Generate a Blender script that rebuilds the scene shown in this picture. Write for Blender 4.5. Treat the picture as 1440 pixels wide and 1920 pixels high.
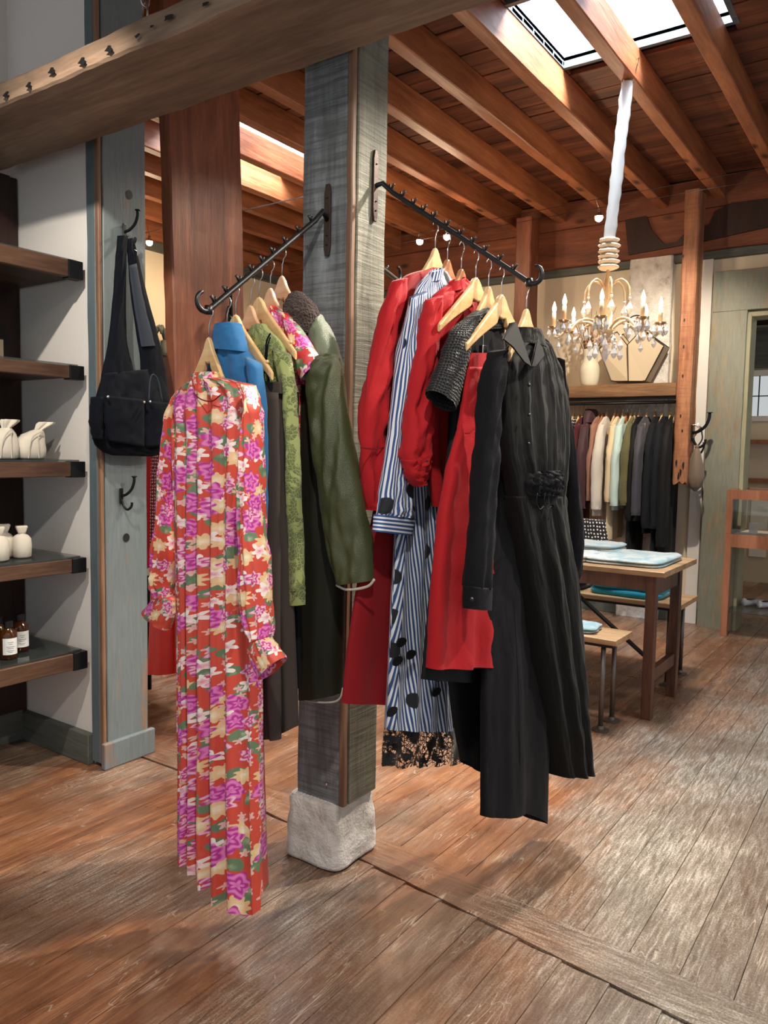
import bpy, math, random
import numpy as np
from mathutils import Vector, Matrix, noise
random.seed(7)
for o in list(bpy.data.objects): bpy.data.objects.remove(o)
SC = bpy.context.scene
COL = SC.collection
PI = math.pi
# ------------------------------------------------------------------ camera
FPX, CH = 1468.0, 1.45
def _rot(y, p, r):
    cy, sy, cp, sp, cr, sr = math.cos(y), math.sin(y), math.cos(p), math.sin(p), math.cos(r), math.sin(r)
    fw = np.array([-sy*cp, cy*cp, -sp]); rt = np.array([cy, sy, 0.]); up = np.cross(rt, fw)
    return cr*rt+sr*up, -sr*rt+cr*up, fw
RT, UP, FW = _rot(*np.radians([34.558, 4.473, 1.031]))
cam = bpy.data.cameras.new('camera'); cam_o = bpy.data.objects.new('camera', cam); COL.objects.link(cam_o)
cam.sensor_fit = 'VERTICAL'; cam.sensor_height = 36; cam.lens = FPX/1920*36; cam.clip_start = .05
mw = Matrix.Identity(4)
for i in range(3): mw[i][0] = RT[i]; mw[i][1] = UP[i]; mw[i][2] = -FW[i]
mw[2][3] = CH
cam_o.matrix_world = mw
SC.camera = cam_o
def ray(x, y): return RT*((x-720)/FPX) - UP*((y-960)/FPX) + FW
def on(x, y, ax, v):
    """where the sight line of photo pixel x, y meets the plane axis=v"""
    d = ray(x, y); t = (v-(CH if ax == 2 else 0))/d[ax]
    return Vector((d[0]*t, d[1]*t, CH+d[2]*t))
# ------------------------------------------------------------------ light
SC.view_settings.view_transform = 'Standard'; SC.view_settings.look = 'None'
SC.view_settings.gamma = 1; SC.view_settings.use_curve_mapping = False
SC.view_settings.exposure = 0.62
W = bpy.data.worlds.new('world'); SC.world = W; W.use_nodes = True
W.node_tree.nodes['Background'].inputs[0].default_value = (.94, .97, 1, 1)
W.node_tree.nodes['Background'].inputs[1].default_value = .4
def area(name, loc, sx, sy, power, color, rot=(0, 0, 0)):
    l = bpy.data.lights.new(name, 'AREA'); l.shape = 'RECTANGLE'; l.size = sx; l.size_y = sy; l.energy = power; l.color = color
    o = bpy.data.objects.new(name, l); COL.objects.link(o); o.location = loc; o.rotation_euler = rot; return o
def spot(name, loc, target, power, color, ang=60, blend=.5, r=.03):
    l = bpy.data.lights.new(name, 'SPOT'); l.energy = power; l.color = color; l.spot_size = math.radians(ang); l.spot_blend = blend; l.shadow_soft_size = r
    o = bpy.data.objects.new(name, l); COL.objects.link(o); o.location = loc
    o.rotation_euler = (Vector(target)-Vector(loc)).to_track_quat('-Z', 'Y').to_euler(); return o
def point(name, loc, power, color, r=.02, parent=None):
    l = bpy.data.lights.new(name, 'POINT'); l.energy = power; l.color = color; l.shadow_soft_size = r
    o = bpy.data.objects.new(name, l); COL.objects.link(o); o.location = loc; return o
WARM = (1, .74, .48)
DAY = (.86, .93, 1)
area('skylight_daylight', (-1.45, 4.22, 4.68), .9, .7, 230, DAY)
area('far_skylight_daylight', (-4.27, 4.5, 4.68), .9, 1.1, 220, DAY)
spot('front_shop_spot', (-.2, .35, 3.2), (-1.6, 1.75, 1.1), 95, (1, .92, .82), 70, .7, .05)
spot('cable_spot', (-.75, 3.5, 3.3), (-1.25, 1.9, .5), 270, (1, .9, .76), 75, .6, .035)
spot('cable_spot', (-2.6, 3.6, 3.3), (-1.9, 1.5, .6), 115, (1, .88, .72), 75, .6, .035)
spot('entrance_spot', (.3, 3.9, 3.3), (-.1, 2.4, 0), 110, (1, .95, .88), 95, .8, .06)
spot('right_shop_spot', (.35, 2.6, 3.1), (-1.3, 2.2, 1.5), 110, (1, .88, .74), 62, .7, .04)
spot('shelf_shop_spot', (-1.9, .9, 3.1), (-3.3, 2.1, 1.2), 120, (1, .9, .78), 70, .6, .03)
spot('rack_shop_spot', (-1.2, 5.2, 3.3), (-2.0, 6.9, 1.4), 165, (1, .86, .68), 80, .7, .03)
spot('left_wall_spot', (-4.6, 5.2, 3.3), (-6.3, 5.4, 1.9), 75, WARM, 90, .8, .03)
area('back_room_ceiling_light', (-.9, 8.6, 3.0), 1.2, 1.2, 45, (1, .85, .66))
# ------------------------------------------------------------------ node helpers
def srgb(r, g, b):
    f = lambda c: (c/255/12.92) if c/255 <= .04045 else ((c/255+.055)/1.055)**2.4
    return (f(r), f(g), f(b), 1)
class NT:
    def __init__(s, name):
        s.m = bpy.data.materials.new(name); s.m.use_nodes = True; s.t = s.m.node_tree
        s.b = s.t.nodes['Principled BSDF']; s.out = s.t.nodes['Material Output']
    def n(s, kind, props=None, **inp):
        nd = s.t.nodes.new('ShaderNode'+kind)
        for k, v in (props or {}).items(): setattr(nd, k, v)
        for k, v in inp.items():
            key = int(k[1:]) if k[0] == '_' and k[1:].isdigit() else k.replace('_', ' ')
            if isinstance(v, bpy.types.NodeSocket): s.t.links.new(v, nd.inputs[key])
            else: nd.inputs[key].default_value = v
        return nd
    def math(s, op, a, b=0., c=None, clamp=False):
        nd = s.n('Math', {'operation': op, 'use_clamp': clamp}, _0=a, _1=b)
        if c is not None:
            if isinstance(c, bpy.types.NodeSocket): s.t.links.new(c, nd.inputs[2])
            else: nd.inputs[2].default_value = c
        return nd.outputs[0]
    def mix(s, f, a, b, mode='MIX'):
        nd = s.t.nodes.new('ShaderNodeMix'); nd.data_type = 'RGBA'; nd.blend_type = mode
        for i, v in ((0, f), (6, a), (7, b)):
            if isinstance(v, bpy.types.NodeSocket): s.t.links.new(v, nd.inputs[i])
            else: nd.inputs[i].default_value = v
        return nd.outputs[2]
    def ramp(s, f, stops):
        nd = s.t.nodes.new('ShaderNodeValToRGB'); cr = nd.color_ramp
        while len(cr.elements) < len(stops): cr.elements.new(.5)
        for e, (p, c) in zip(cr.elements, stops): e.position = p; e.color = c if isinstance(c, tuple) else (c, c, c, 1)
        s.t.links.new(f, nd.inputs[0]); return nd.outputs[0]
    def coord(s, scale=(1, 1, 1), kind='Object', rot=(0, 0, 0), loc=None):
        tc = s.n('TexCoord'); mp = s.n('Mapping', Scale=scale, Rotation=rot)
        if loc: mp.inputs['Location'].default_value = loc
        s.t.links.new(tc.outputs[kind], mp.inputs[0]); return mp.outputs[0]
    def noise(s, v, scale, det=4, dist=0., rough=.55):
        return s.n('TexNoise', Vector=v, Scale=scale, Detail=det, Distortion=dist, Roughness=rough).outputs[0]
    def bump(s, h, strength=.3, dist=.01, normal=None):
        nd = s.n('Bump', Height=h, Strength=strength, Distance=dist)
        if normal is not None: s.t.links.new(normal, nd.inputs['Normal'])
        return nd.outputs[0]
    def set(s, **k):
        for a, v in k.items():
            key = {'col': 'Base Color', 'rough': 'Roughness', 'metal': 'Metallic', 'normal': 'Normal', 'alpha': 'Alpha', 'emis': 'Emission Color',
                   'estr': 'Emission Strength', 'trans': 'Transmission Weight', 'sheen': 'Sheen Weight', 'spec': 'Specular IOR Level', 'coat': 'Coat Weight', 'ior': 'IOR', 'sss': 'Subsurface Weight'}[a]
            if isinstance(v, bpy.types.NodeSocket): s.t.links.new(v, s.b.inputs[key])
            else: s.b.inputs[key].default_value = v
        return s.m
def plain(name, rgb, rough=.6, metal=0., nsc=30, var=.12, bump=.1, **k):
    t = NT(name); v = t.coord(); c = srgb(*rgb); f = t.noise(v, nsc, 5)
    col = t.mix(f, tuple(x*(1-var) for x in c[:3])+(1,), tuple(min(1, x*(1+var)) for x in c[:3])+(1,))
    return t.set(col=col, rough=rough, metal=metal, normal=t.bump(f, bump, .003), **k)
def wood(name, dark, mid, light, axis=2, rough=.6, saw=0., bump=.35, paint=None, cover=.5, scale=1., knots=True, stripe=1., emb=None):
    t = NT(name)
    st = [1, 1, 1]; st[axis] = .1
    v = t.coord(tuple(st)); 
    a = t.noise(v, 7*scale, 6, 1.1); fine = t.noise(v, 75*scale, 4, .3)
    g = t.math('ADD', t.math('MULTIPLY', a, .72), t.math('MULTIPLY', fine, .28*stripe))
    col = t.ramp(g, [(.3, srgb(*dark)), (.5, srgb(*mid)), (.68, srgb(*light))])
    big = t.noise(t.coord(), 1.6, 3)
    col = t.mix(t.ramp(big, [(.35, 0.), (.75, .45)]), col, srgb(*dark))
    h = g
    if knots:
        sk = [1, 1, 1]; sk[axis] = .45
        k = t.n('TexVoronoi', Vector=t.coord(tuple(sk), loc=(.31, .13, .2)), Scale=3.4*scale).outputs[0]
        km = t.ramp(k, [(.05, 1.), (.12, 0.)])
        col = t.mix(km, col, tuple(x*.3 for x in srgb(*dark)[:3])+(1,)); h = t.math('SUBTRACT', h, t.math('MULTIPLY', km, .5))
    if paint:
        pn = t.noise(t.coord((1.6, 1.6, .35) if axis == 2 else (1, 1, 1)), 4, 8, .4, .65)
        pm = t.ramp(pn, [(cover-.06, 1.), (cover+.05, 0.)]) if cover < 1 else None
        pv = t.ramp(t.math('ADD', t.math('MULTIPLY', fine, .5), t.math('MULTIPLY', big, .5)), [(.35, tuple(x*.72 for x in srgb(*paint)[:3])+(1,)), (.65, srgb(*paint))])
        col = t.mix(t.math('SUBTRACT', 1., pm), pv, col)
    if saw:
        sv = [1, 1, 1]; sv[axis] = 14
        sw = t.noise(t.coord(tuple(sv)), 5, 5, .5); h = t.math('ADD', h, t.math('MULTIPLY', sw, saw))
        col = t.mix(t.ramp(sw, [(.4, .55*saw if saw < 1 else .55), (.55, 0.)]), col, srgb(*dark))
    return t.set(col=col, rough=rough, normal=t.bump(h, bump, .012))
def fabric(name, rgb, rough=.85, var=.12, sheen=.15, weave=420, bump=.12, crinkle=0., cscale=26, spec=.3):
    t = NT(name); v = t.coord(); c = srgb(*rgb)
    big = t.noise(v, 6, 3); f = t.noise(v, weave, 2)
    col = t.mix(big, tuple(x*(1-var) for x in c[:3])+(1,), tuple(min(1, x*(1+var)) for x in c[:3])+(1,))
    h = t.math('MULTIPLY', f, .3)
    if crinkle: h = t.math('ADD', h, t.math('MULTIPLY', t.noise(t.coord((1, 1, .45)), cscale, 4, .8), crinkle))
    return t.set(col=col, rough=rough, sheen=sheen, spec=spec, normal=t.bump(h, bump if not crinkle else .5, .004 if not crinkle else .012))
M = {}
M['rust'] = wood('reddish_brown_timber', (68, 34, 21), (124, 68, 44), (158, 98, 68), 2, .5)
M['joist'] = wood('joist_timber', (92, 48, 26), (158, 94, 58), (196, 128, 84), 1, .5)
M['girder'] = wood('girder_timber', (74, 38, 22), (130, 72, 46), (158, 94, 62), 0, .6)
M['deckm'] = wood('roof_deck_board', (52, 27, 16), (108, 58, 36), (152, 92, 60), 0, .65, knots=True)
M['beam'] = wood('weathered_beam', (84, 66, 52), (134, 110, 90), (172, 146, 120), 0, .7, bump=.6, scale=.8)
M['pillar'] = wood('weathered_blue_grey_timber', (66, 66, 64), (128, 134, 136), (172, 178, 182), 2, .55, saw=.9, bump=.7, knots=True)
M['pillar_green'] = wood('worn_green_grey_timber', (80, 78, 66), (122, 120, 104), (150, 146, 128), 2, .65, saw=.7, bump=.6)
M['greypost'] = wood('grey_painted_timber', (110, 72, 46), (150, 104, 70), (172, 128, 92), 2, .55, paint=(116, 126, 128), cover=.62, bump=.3)
M['greyside'] = wood('blue_grey_painted_timber', (90, 70, 52), (120, 96, 76), (150, 124, 98), 2, .55, paint=(98, 112, 118), cover=.72, bump=.25)
M['door'] = wood('worn_door_frame_timber', (104, 84, 62), (146, 128, 100), (170, 146, 114), 2, .6, paint=(134, 136, 122), cover=.57, bump=.3)
M['jamb'] = wood('pale_green_jamb', (120, 112, 88), (160, 152, 120), (180, 172, 140), 2, .6, paint=(160, 156, 126), cover=.66, bump=.2)
M['shelf'] = wood('dark_shelf_timber', (34, 20, 13), (70, 44, 30), (112, 82, 58), 1, .5, bump=.5)
M['darkwall'] = wood('dark_panel_timber', (26, 12, 8), (46, 22, 14), (62, 32, 20), 2, .5)
M['post'] = wood('orange_brown_post_timber', (92, 54, 34), (164, 108, 74), (200, 146, 106), 2, .55, bump=.6, saw=.3)
M['rackshelf'] = wood('rough_plank', (70, 46, 28), (130, 94, 62), (172, 134, 96), 0, .6, bump=.6)
M['tabletop'] = wood('pale_table_top', (120, 86, 54), (178, 138, 96), (206, 170, 128), 0, .5)
M['tableleg'] = wood('dark_table_leg', (52, 28, 16), (98, 58, 38), (124, 78, 54), 2, .4, knots=False)
M['case'] = wood('cherry_case_wood', (120, 74, 50), (156, 102, 74), (178, 124, 96), 2, .35, knots=False, bump=.05)
M['hanger'] = wood('hanger_maple', (200, 158, 104), (222, 184, 132), (236, 204, 158), 0, .35, knots=False, bump=.04, scale=3)
M['hanger_pink'] = wood('hanger_beech', (186, 138, 104), (208, 164, 130), (222, 184, 150), 0, .35, knots=False, bump=.04, scale=3)
M['hanger_red'] = wood('hanger_cherry', (150, 92, 60), (178, 118, 80), (196, 140, 100), 0, .35, knots=False, bump=.04, scale=3)
M['strip'] = wood('raw_wood_strip', (84, 58, 42), (132, 98, 74), (164, 128, 100), 2, .6, knots=False)
M['iron'] = plain('forged_iron', (58, 58, 60), .38, .85, 60, .25, .3)
M['ironbrown'] = plain('bronzed_iron', (74, 60, 54), .45, .7, 60, .25, .3)
M['black_iron'] = plain('black_iron', (26, 27, 30), .4, .6, 60)
M['wire'] = plain('chrome_wire', (205, 205, 205), .2, 1.)
M['pipe'] = plain('grey_pipe', (112, 104, 98), .4, .8)
M['wallwhite'] = plain('white_plaster', (226, 222, 216), .75, 0, 3, .03, .05)
M['wallcream'] = plain('cream_plaster', (226, 212, 186), .75, 0, 3, .03, .05)
M['greytrim'] = wood('grey_green_trim', (60, 62, 56), (92, 96, 90), (112, 116, 108), 1, .6, knots=False)
M['greytrimx'] = wood('grey_green_trim_cross', (60, 62, 56), (92, 96, 90), (112, 116, 108), 0, .6, knots=False)
M['black'] = plain('black_part', (16, 16, 18), .5)
def mat_concrete():
    t = NT('rough_whitewashed_concrete'); v = t.coord()
    a = t.noise(v, 9, 8, .3, .7); b = t.noise(v, 70, 4)
    col = t.ramp(a, [(.3, srgb(160, 150, 136)), (.42, srgb(214, 208, 198)), (.6, srgb(238, 234, 228))])
    h = t.math('ADD', a, t.math('MULTIPLY', b, .35))
    return t.set(col=col, rough=.85, normal=t.bump(h, .9, .02))
M['concrete'] = mat_concrete()
def mat_floor():
    t = NT('worn_fir_floorboards')
    rnd = t.n('Attribute', {'attribute_name': 'tone'}).outputs['Fac']
    ax = t.n('Attribute', {'attribute_name': 'cross'}).outputs['Fac']
    tc = t.n('TexCoord').outputs['Object']
    off = t.n('CombineXYZ', Z=t.math('MULTIPLY', rnd, 13.)).outputs[0]
    va = t.n('VectorMath', {'operation': 'ADD'}, _0=t.n('Mapping', Vector=tc, Scale=(1, .09, 1)).outputs[0], _1=off).outputs[0]
    vb = t.n('VectorMath', {'operation': 'ADD'}, _0=t.n('Mapping', Vector=tc, Scale=(.09, 1, 1)).outputs[0], _1=off).outputs[0]
    vm = t.n('Mix', {'data_type': 'VECTOR'}); t.t.links.new(ax, vm.inputs[0]); t.t.links.new(va, vm.inputs[4]); t.t.links.new(vb, vm.inputs[5]); v = vm.outputs[1]
    g = t.noise(v, 9, 7, 1.4, .6); fine = t.noise(v, 90, 5, .4, .7)
    gg = t.math('ADD', t.math('MULTIPLY', g, .65), t.math('MULTIPLY', fine, .35))
    col = t.ramp(gg, [(.3, srgb(70, 38, 22)), (.46, srgb(130, 80, 50)), (.6, srgb(168, 114, 76)), (.74, srgb(194, 144, 104))])
    col = t.mix(t.math('MULTIPLY', rnd, .4), col, srgb(92, 52, 30))
    # worn, bleached boards; reflected daylight is put into the paler right side too
    sep = t.n('SeparateXYZ', Vector=tc); x = sep.outputs[0]; y = sep.outputs[1]
    wn = t.noise(t.n('Mapping', Vector=tc, Scale=(1, .6, 1)).outputs[0], 1.5, 5, .3, .6)
    right_paling = t.math('MULTIPLY', t.math('SMOOTH_MIN', t.math('MULTIPLY_ADD', x, .5, .6), .42, .2), 1.)  # scuffing and painted-in daylight reflection both grow towards the right
    wear_sheen = t.math('ADD', wn, t.math('MAXIMUM', t.math('MULTIPLY', right_paling, .8), -.02))
    wm = t.ramp(wear_sheen, [(.43, .06), (.72, .9)])
    sp = t.noise(tc, 160, 4, .2, .8)
    grey = t.ramp(t.math('ADD', t.math('MULTIPLY', fine, .5), t.math('MULTIPLY', sp, .5)), [(.38, srgb(72, 64, 54)), (.5, srgb(130, 122, 108)), (.62, srgb(200, 194, 182))])
    col = t.mix(wm, col, grey)
    bigv = t.noise(tc, 1.1, 4, .8)
    col = t.mix(t.ramp(bigv, [(.4, .5), (.58, 0.)]), col, srgb(84, 58, 42))
    # scratches
    sc = None
    for i, (rz, s) in enumerate(((.5, 3.1), (1.9, 2.3), (-.7, 2.7), (2.7, 3.7))):
        vv = t.n('Mapping', Vector=tc, Rotation=(0, 0, rz), Scale=(6, .5, 1), Location=(i*3.1, i*1.7, 0)).outputs[0]
        nn = t.noise(vv, s, 2, .6); ln = t.math('ABSOLUTE', t.math('SUBTRACT', nn, .5)); m = t.ramp(ln, [(.0, 1.), (.0035, 0.)])
        sc = m if sc is None else t.math('MAXIMUM', sc, m)
    gate = t.ramp(t.noise(tc, 5, 4), [(.48, 0.), (.6, .6)])
    scm = t.math('MULTIPLY', sc, gate)
    col = t.mix(scm, col, srgb(206, 190, 168))
    spots = t.ramp(t.n('TexVoronoi', Vector=tc, Scale=9.).outputs[0], [(.04, 1.), (.07, 0.)])
    col = t.mix(t.math('MULTIPLY', spots, .6), col, srgb(60, 38, 24))
    rough = t.math('ADD', t.math('MULTIPLY', t.noise(tc, 7, 6, 0., .7), .34), .12)
    rough = t.math('ADD', rough, t.math('MULTIPLY', wm, .1))
    h = t.math('SUBTRACT', gg, t.math('MULTIPLY', scm, .3))
    return t.set(col=col, rough=rough, normal=t.bump(h, .22, .006), spec=.55)
M['floor'] = mat_floor()
# ------------------------------------------------------------------ fabrics with prints
def mat_floral(name, base, seed=0., dens=1.):
    t = NT(name); uv0 = t.coord((1, 1, 1), 'UV', loc=(seed, seed*.7, 0))
    wob = t.n('TexNoise', Vector=uv0, Scale=40.).outputs['Color']
    wv = t.n('VectorMath', {'operation': 'MULTIPLY_ADD'}, _0=wob, _1=(.012, .012, 0), _2=uv0).outputs[0]
    uv = wv
    big = t.noise(uv0, 5, 2)
    b = srgb(*base); col = t.mix(big, tuple(x*.85 for x in b[:3])+(1,), tuple(min(1, x*1.1) for x in b[:3])+(1,))
    def flowers(col, scale, off, R, petals, thr, cin, cout, amp=.22, leaf=False, ruffle=0.):
        vv = t.n('Mapping', Vector=uv, Location=(off, off*1.7, 0)).outputs[0]
        vo = t.n('TexVoronoi', {'voronoi_dimensions': '2D'}, Vector=vv, Scale=scale, Randomness=.85)
        sv = t.n('VectorMath', {'operation': 'SCALE'}, _0=vv, Scale=scale).outputs[0]
        pos = t.n('VectorMath', {'operation': 'SCALE'}, _0=vo.outputs['Position'], Scale=scale).outputs[0]
        d = t.n('VectorMath', {'operation': 'SUBTRACT'}, _0=sv, _1=pos).outputs[0]
        s = t.n('SeparateXYZ', Vector=d); ang = t.math('ARCTAN2', s.outputs[1], s.outputs[0]); r = vo.outputs['Distance']
        rc = t.n('SeparateColor', Color=vo.outputs['Color'])
        ang = t.math('ADD', ang, t.math('MULTIPLY', rc.outputs[1], 6.))
        lobe = t.math('MULTIPLY', t.math('COSINE', t.math('MULTIPLY', ang, petals)), amp)
        if ruffle:
            rr = t.math('ADD', t.math('SINE', t.math('ADD', t.math('MULTIPLY', r, ruffle), t.math('MULTIPLY', t.math('SINE', t.math('MULTIPLY', ang, 5.)), 1.6))), 0.)
            tone = t.ramp(t.math('ADD', t.math('MULTIPLY', rr, .35), .5), [(.2, 0.), (.8, 1.)])
        else:
            tone = t.ramp(t.math('ADD', t.math('DIVIDE', r, R), t.math('MULTIPLY', t.noise(uv, 260, 3), .8)), [(.35, 0.), (1.15, 1.)])
        edge = t.math('DIVIDE', r, t.math('MULTIPLY', t.math('ADD', lobe, 1.), R))
        m = t.math('MULTIPLY', t.ramp(edge, [(.93, 1.), (1.0, 0.)]), t.ramp(rc.outputs[0], [(thr-.01, 0.), (thr+.01, 1.)]))
        return t.mix(m, col, t.mix(tone, cin, cout))
    col = flowers(col, 22., .13, .31, 1., .5, srgb(150, 170, 128), srgb(104, 128, 98), .6)
    col = flowers(col, 19., .57, .31, 1., .55, srgb(186, 196, 160), srgb(112, 136, 104), .6)
    col = flowers(col, 38., .33, .30, 5., .6, srgb(240, 170, 180), srgb(236, 190, 180), .35)
    col = flowers(col, 17., .91, .34, 9., .66, srgb(252, 240, 210), srgb(238, 200, 150), .2)
    col = flowers(col, 21., .21, .33, 5., .68, srgb(232, 110, 150), srgb(252, 238, 232), .38)
    col = flowers(col, 14., .71, .38, 7., .55, srgb(186, 50, 150), srgb(238, 132, 200), .2, ruffle=30.)
    col = flowers(col, 18., .44, .36, 6., .64, srgb(200, 60, 130), srgb(248, 196, 222), .25, ruffle=26.)
    return t.set(col=col, rough=.48, sheen=.05, spec=.4, normal=t.bump(t.noise(uv0, 30, 3), .1, .004))
M['floral'] = mat_floral('coral_floral_satin', (214, 80, 62))
M['floral2'] = mat_floral('pink_floral_cotton', (206, 60, 66), 3.3)
def mat_stripe(name, slant=0., seam=0., dots=True):
    t = NT(name); uv = t.coord((1, 1, 1), 'UV'); s = t.n('SeparateXYZ', Vector=uv)
    u = s.outputs[0]
    if slant: u = t.math('ADD', t.math('ABSOLUTE', t.math('SUBTRACT', u, seam)), t.math('MULTIPLY', s.outputs[1], slant))
    w = t.math('SINE', t.math('MULTIPLY', u, 2*PI/.0115))
    col = t.mix(t.ramp(t.math('MULTIPLY_ADD', w, .5, .5), [(.5, 0.), (.62, 1.)]), srgb(46, 76, 128), srgb(226, 230, 236))
    if dots:
        tc = t.coord((1, 1.0, 1), 'UV', loc=(.03, .11, 0))
        vo = t.n('TexVoronoi', {'voronoi_dimensions': '2D'}, Vector=tc, Scale=7.5, Randomness=1.)
        rc = t.n('SeparateColor', Color=vo.outputs['Color'])
        m = t.math('MULTIPLY', t.ramp(vo.outputs['Distance'], [(.18, 1.), (.2, 0.)]), t.ramp(rc.outputs[0], [(.42, 0.), (.44, 1.)]))
        col = t.mix(m, col, srgb(18, 20, 28))
    return t.set(col=col, rough=.75, sheen=.1, normal=t.bump(t.noise(t.coord(), 40, 3), .15, .004))
M['stripe'] = mat_stripe('blue_white_stripe_cotton')
M['stripe_body'] = mat_stripe('blue_white_chevron_stripe', .16, -.15)
M['stripe_cuff'] = NT('blue_white_cuff_stripe').m
def _cuff():
    t = NT('cuff_stripe'); s = t.n('SeparateXYZ', Vector=t.coord((1, 1, 1), 'UV'))
    w = t.math('SINE', t.math('MULTIPLY', s.outputs[1], 2*PI/.0115))
    return t.set(col=t.mix(t.ramp(t.math('MULTIPLY_ADD', w, .5, .5), [(.5, 0.), (.62, 1.)]), srgb(46, 76, 128), srgb(226, 230, 236)), rough=.75)
M['stripe_cuff'] = _cuff()
def mat_lace(name, rgb, sc=55., hole=.55, back=None):
    t = NT(name); uv = t.coord((1, 1, 1), 'UV')
    wv = t.n('VectorMath', {'operation': 'MULTIPLY_ADD'}, _0=t.n('TexNoise', Vector=uv, Scale=14., Detail=3.).outputs['Color'], _1=(.06, .06, 0), _2=uv).outputs[0]
    e = t.n('TexVoronoi', {'feature': 'DISTANCE_TO_EDGE', 'voronoi_dimensions': '2D'}, Vector=wv, Scale=sc).outputs[0]
    big = t.noise(uv, 16, 4, 1.)
    solid = t.ramp(big, [(.5, 0.), (.54, 1.)])
    m = t.math('MAXIMUM', t.ramp(e, [(.06, 1.), (.12, 0.)]), solid)
    c = srgb(*rgb)
    if back is None:
        return t.set(col=c, rough=.8, alpha=t.math('MAXIMUM', m, .0), sheen=.2)
    return t.set(col=t.mix(m, srgb(*back), c), rough=.8, sheen=.2, normal=t.bump(m, .6, .006))
M['black_lace'] = mat_lace('black_lace', (14, 14, 16), 60.)
M['green_lace'] = mat_lace('green_lace', (146, 156, 94), 90., back=(98, 108, 60))
def mat_polka(name, base, dot, sc):
    t = NT(name); vo = t.n('TexVoronoi', {'voronoi_dimensions': '2D'}, Vector=t.coord((1, 1, 1), 'UV'), Scale=sc, Randomness=.25)
    return t.set(col=t.mix(t.ramp(vo.outputs['Distance'], [(.22, 1.), (.27, 0.)]), srgb(*base), srgb(*dot)), rough=.8)
M['polka'] = mat_polka('black_polka_dot', (18, 18, 20), (226, 220, 210), 36.)
def mat_fleece(name, rgb):
    t = NT(name); v = t.coord(); h = t.n('TexVoronoi', Vector=v, Scale=130.).outputs[0]; n2 = t.noise(v, 90, 4)
    hh = t.math('ADD', h, n2)
    return t.set(col=t.mix(t.ramp(hh, [(.4, 0.), (1.2, 1.)]), tuple(x*.45 for x in srgb(*rgb)[:3])+(1,), srgb(*rgb)), rough=1., sheen=.1, normal=t.bump(hh, 1., .012))
M['fleece'] = mat_fleece('brown_fleece', (74, 58, 52))
def mat_seersucker():
    t = NT('black_seersucker'); v = t.coord((1, 1, 1), 'UV')
    a = t.n('TexWave', {'bands_direction': 'X'}, Vector=v, Scale=38., Distortion=3., Detail=2.).outputs[1]
    b = t.n('TexWave', {'bands_direction': 'Y'}, Vector=v, Scale=30., Distortion=6., Detail=2.).outputs[1]
    return t.set(col=srgb(14, 15, 20), rough=.7, sheen=.03, normal=t.bump(t.math('MULTIPLY', a, b), .9, .012))
M['seersucker'] = mat_seersucker()
def mat_velvet():
    t = NT('black_velvet_pleats'); v = t.coord((1, 1, 1), 'UV')
    s = t.n('SeparateXYZ', Vector=v)
    n = t.noise(t.n('Mapping', Vector=v, Scale=(1, .12, 1)).outputs[0], 22, 3, .3)
    return t.set(col=srgb(13, 12, 11), rough=.8, spec=.2, sheen=.03, normal=t.bump(n, .7, .02))
M['velvet'] = mat_velvet()
M['blackcotton'] = fabric('black_cotton', (14, 14, 19), .8, .1, .02, spec=.2, crinkle=.25, cscale=9)
M['blackdress'] = fabric('black_crepe', (9, 10, 14), .75, .1, .02)
M['red'] = fabric('red_cotton', (176, 20, 28), .75, .08, .04, crinkle=.3, cscale=16)
M['darkred'] = fabric('dark_red_knit', (136, 12, 22), .8, .08, .04)
M['satinred'] = fabric('red_satin', (214, 26, 12), .3, .06, .1, bump=.05, spec=.6)
M['blue'] = fabric('blue_wool', (44, 104, 154), .9, .08, .1)
M['brown'] = fabric('brown_trouser_cloth', (66, 57, 52), .8, .06, .04)
M['navy'] = fabric('navy_canvas', (9, 13, 21), .85, .1, .02, weave=300, bump=.2, spec=.12)
M['navylight'] = fabric('slate_strap_canvas', (40, 48, 60), .75, .1, .03)
M['olive'] = fabric('olive_satin_nylon', (66, 72, 40), .38, .08, .03, crinkle=.35, cscale=12, spec=.55)
M['sage'] = fabric('sage_satin_nylon', (100, 112, 86), .38, .08, .03, crinkle=.3, cscale=12, spec=.55)
M['olivedark'] = fabric('dark_olive_quilted', (34, 34, 22), .6, .1, .02)
M['white_trim'] = plain('cream_piping', (196, 190, 172), .8)
M['taupe'] = fabric('taupe_suede', (112, 98, 84), .6, .12, .2)
M['canvas'] = fabric('beige_canvas', (190, 174, 148), .8, .05, .1)
M['linen'] = fabric('cream_linen', (222, 214, 198), .85, .05, .15, crinkle=.35, cscale=30)
def mat_glass(name, tint=(1, 1, 1, 1), rough=.02):
    t = NT(name); g = t.n('BsdfGlossy', Color=(1, 1, 1, 1), Roughness=rough); tr = t.n('BsdfTransparent', Color=tint)
    fr = t.n('Fresnel', IOR=1.45); mx = t.n('MixShader'); t.t.links.new(fr.outputs[0], mx.inputs[0]); t.t.links.new(tr.outputs[0], mx.inputs[1]); t.t.links.new(g.outputs[0], mx.inputs[2])
    t.t.links.new(mx.outputs[0], t.out.inputs[0]); return t.m
M['glass'] = mat_glass('clear_glass', (.98, .99, .985, 1))
M['glassdark'] = NT('green_edged_glass_plate').set(col=srgb(58, 66, 64), rough=.08, spec=.8, alpha=.55)
M['crystal'] = NT('cut_crystal').set(col=(1, .98, .95, 1), rough=.08, trans=.45, ior=1.55, spec=.9)
M['amber'] = NT('amber_glass').set(col=srgb(96, 52, 14), rough=.06, trans=.55, spec=.7)
M['blackcap'] = NT('black_plastic_cap').set(col=srgb(18, 18, 20), rough=.35)
M['label'] = plain('white_paper_label', (236, 236, 232), .6)
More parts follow.
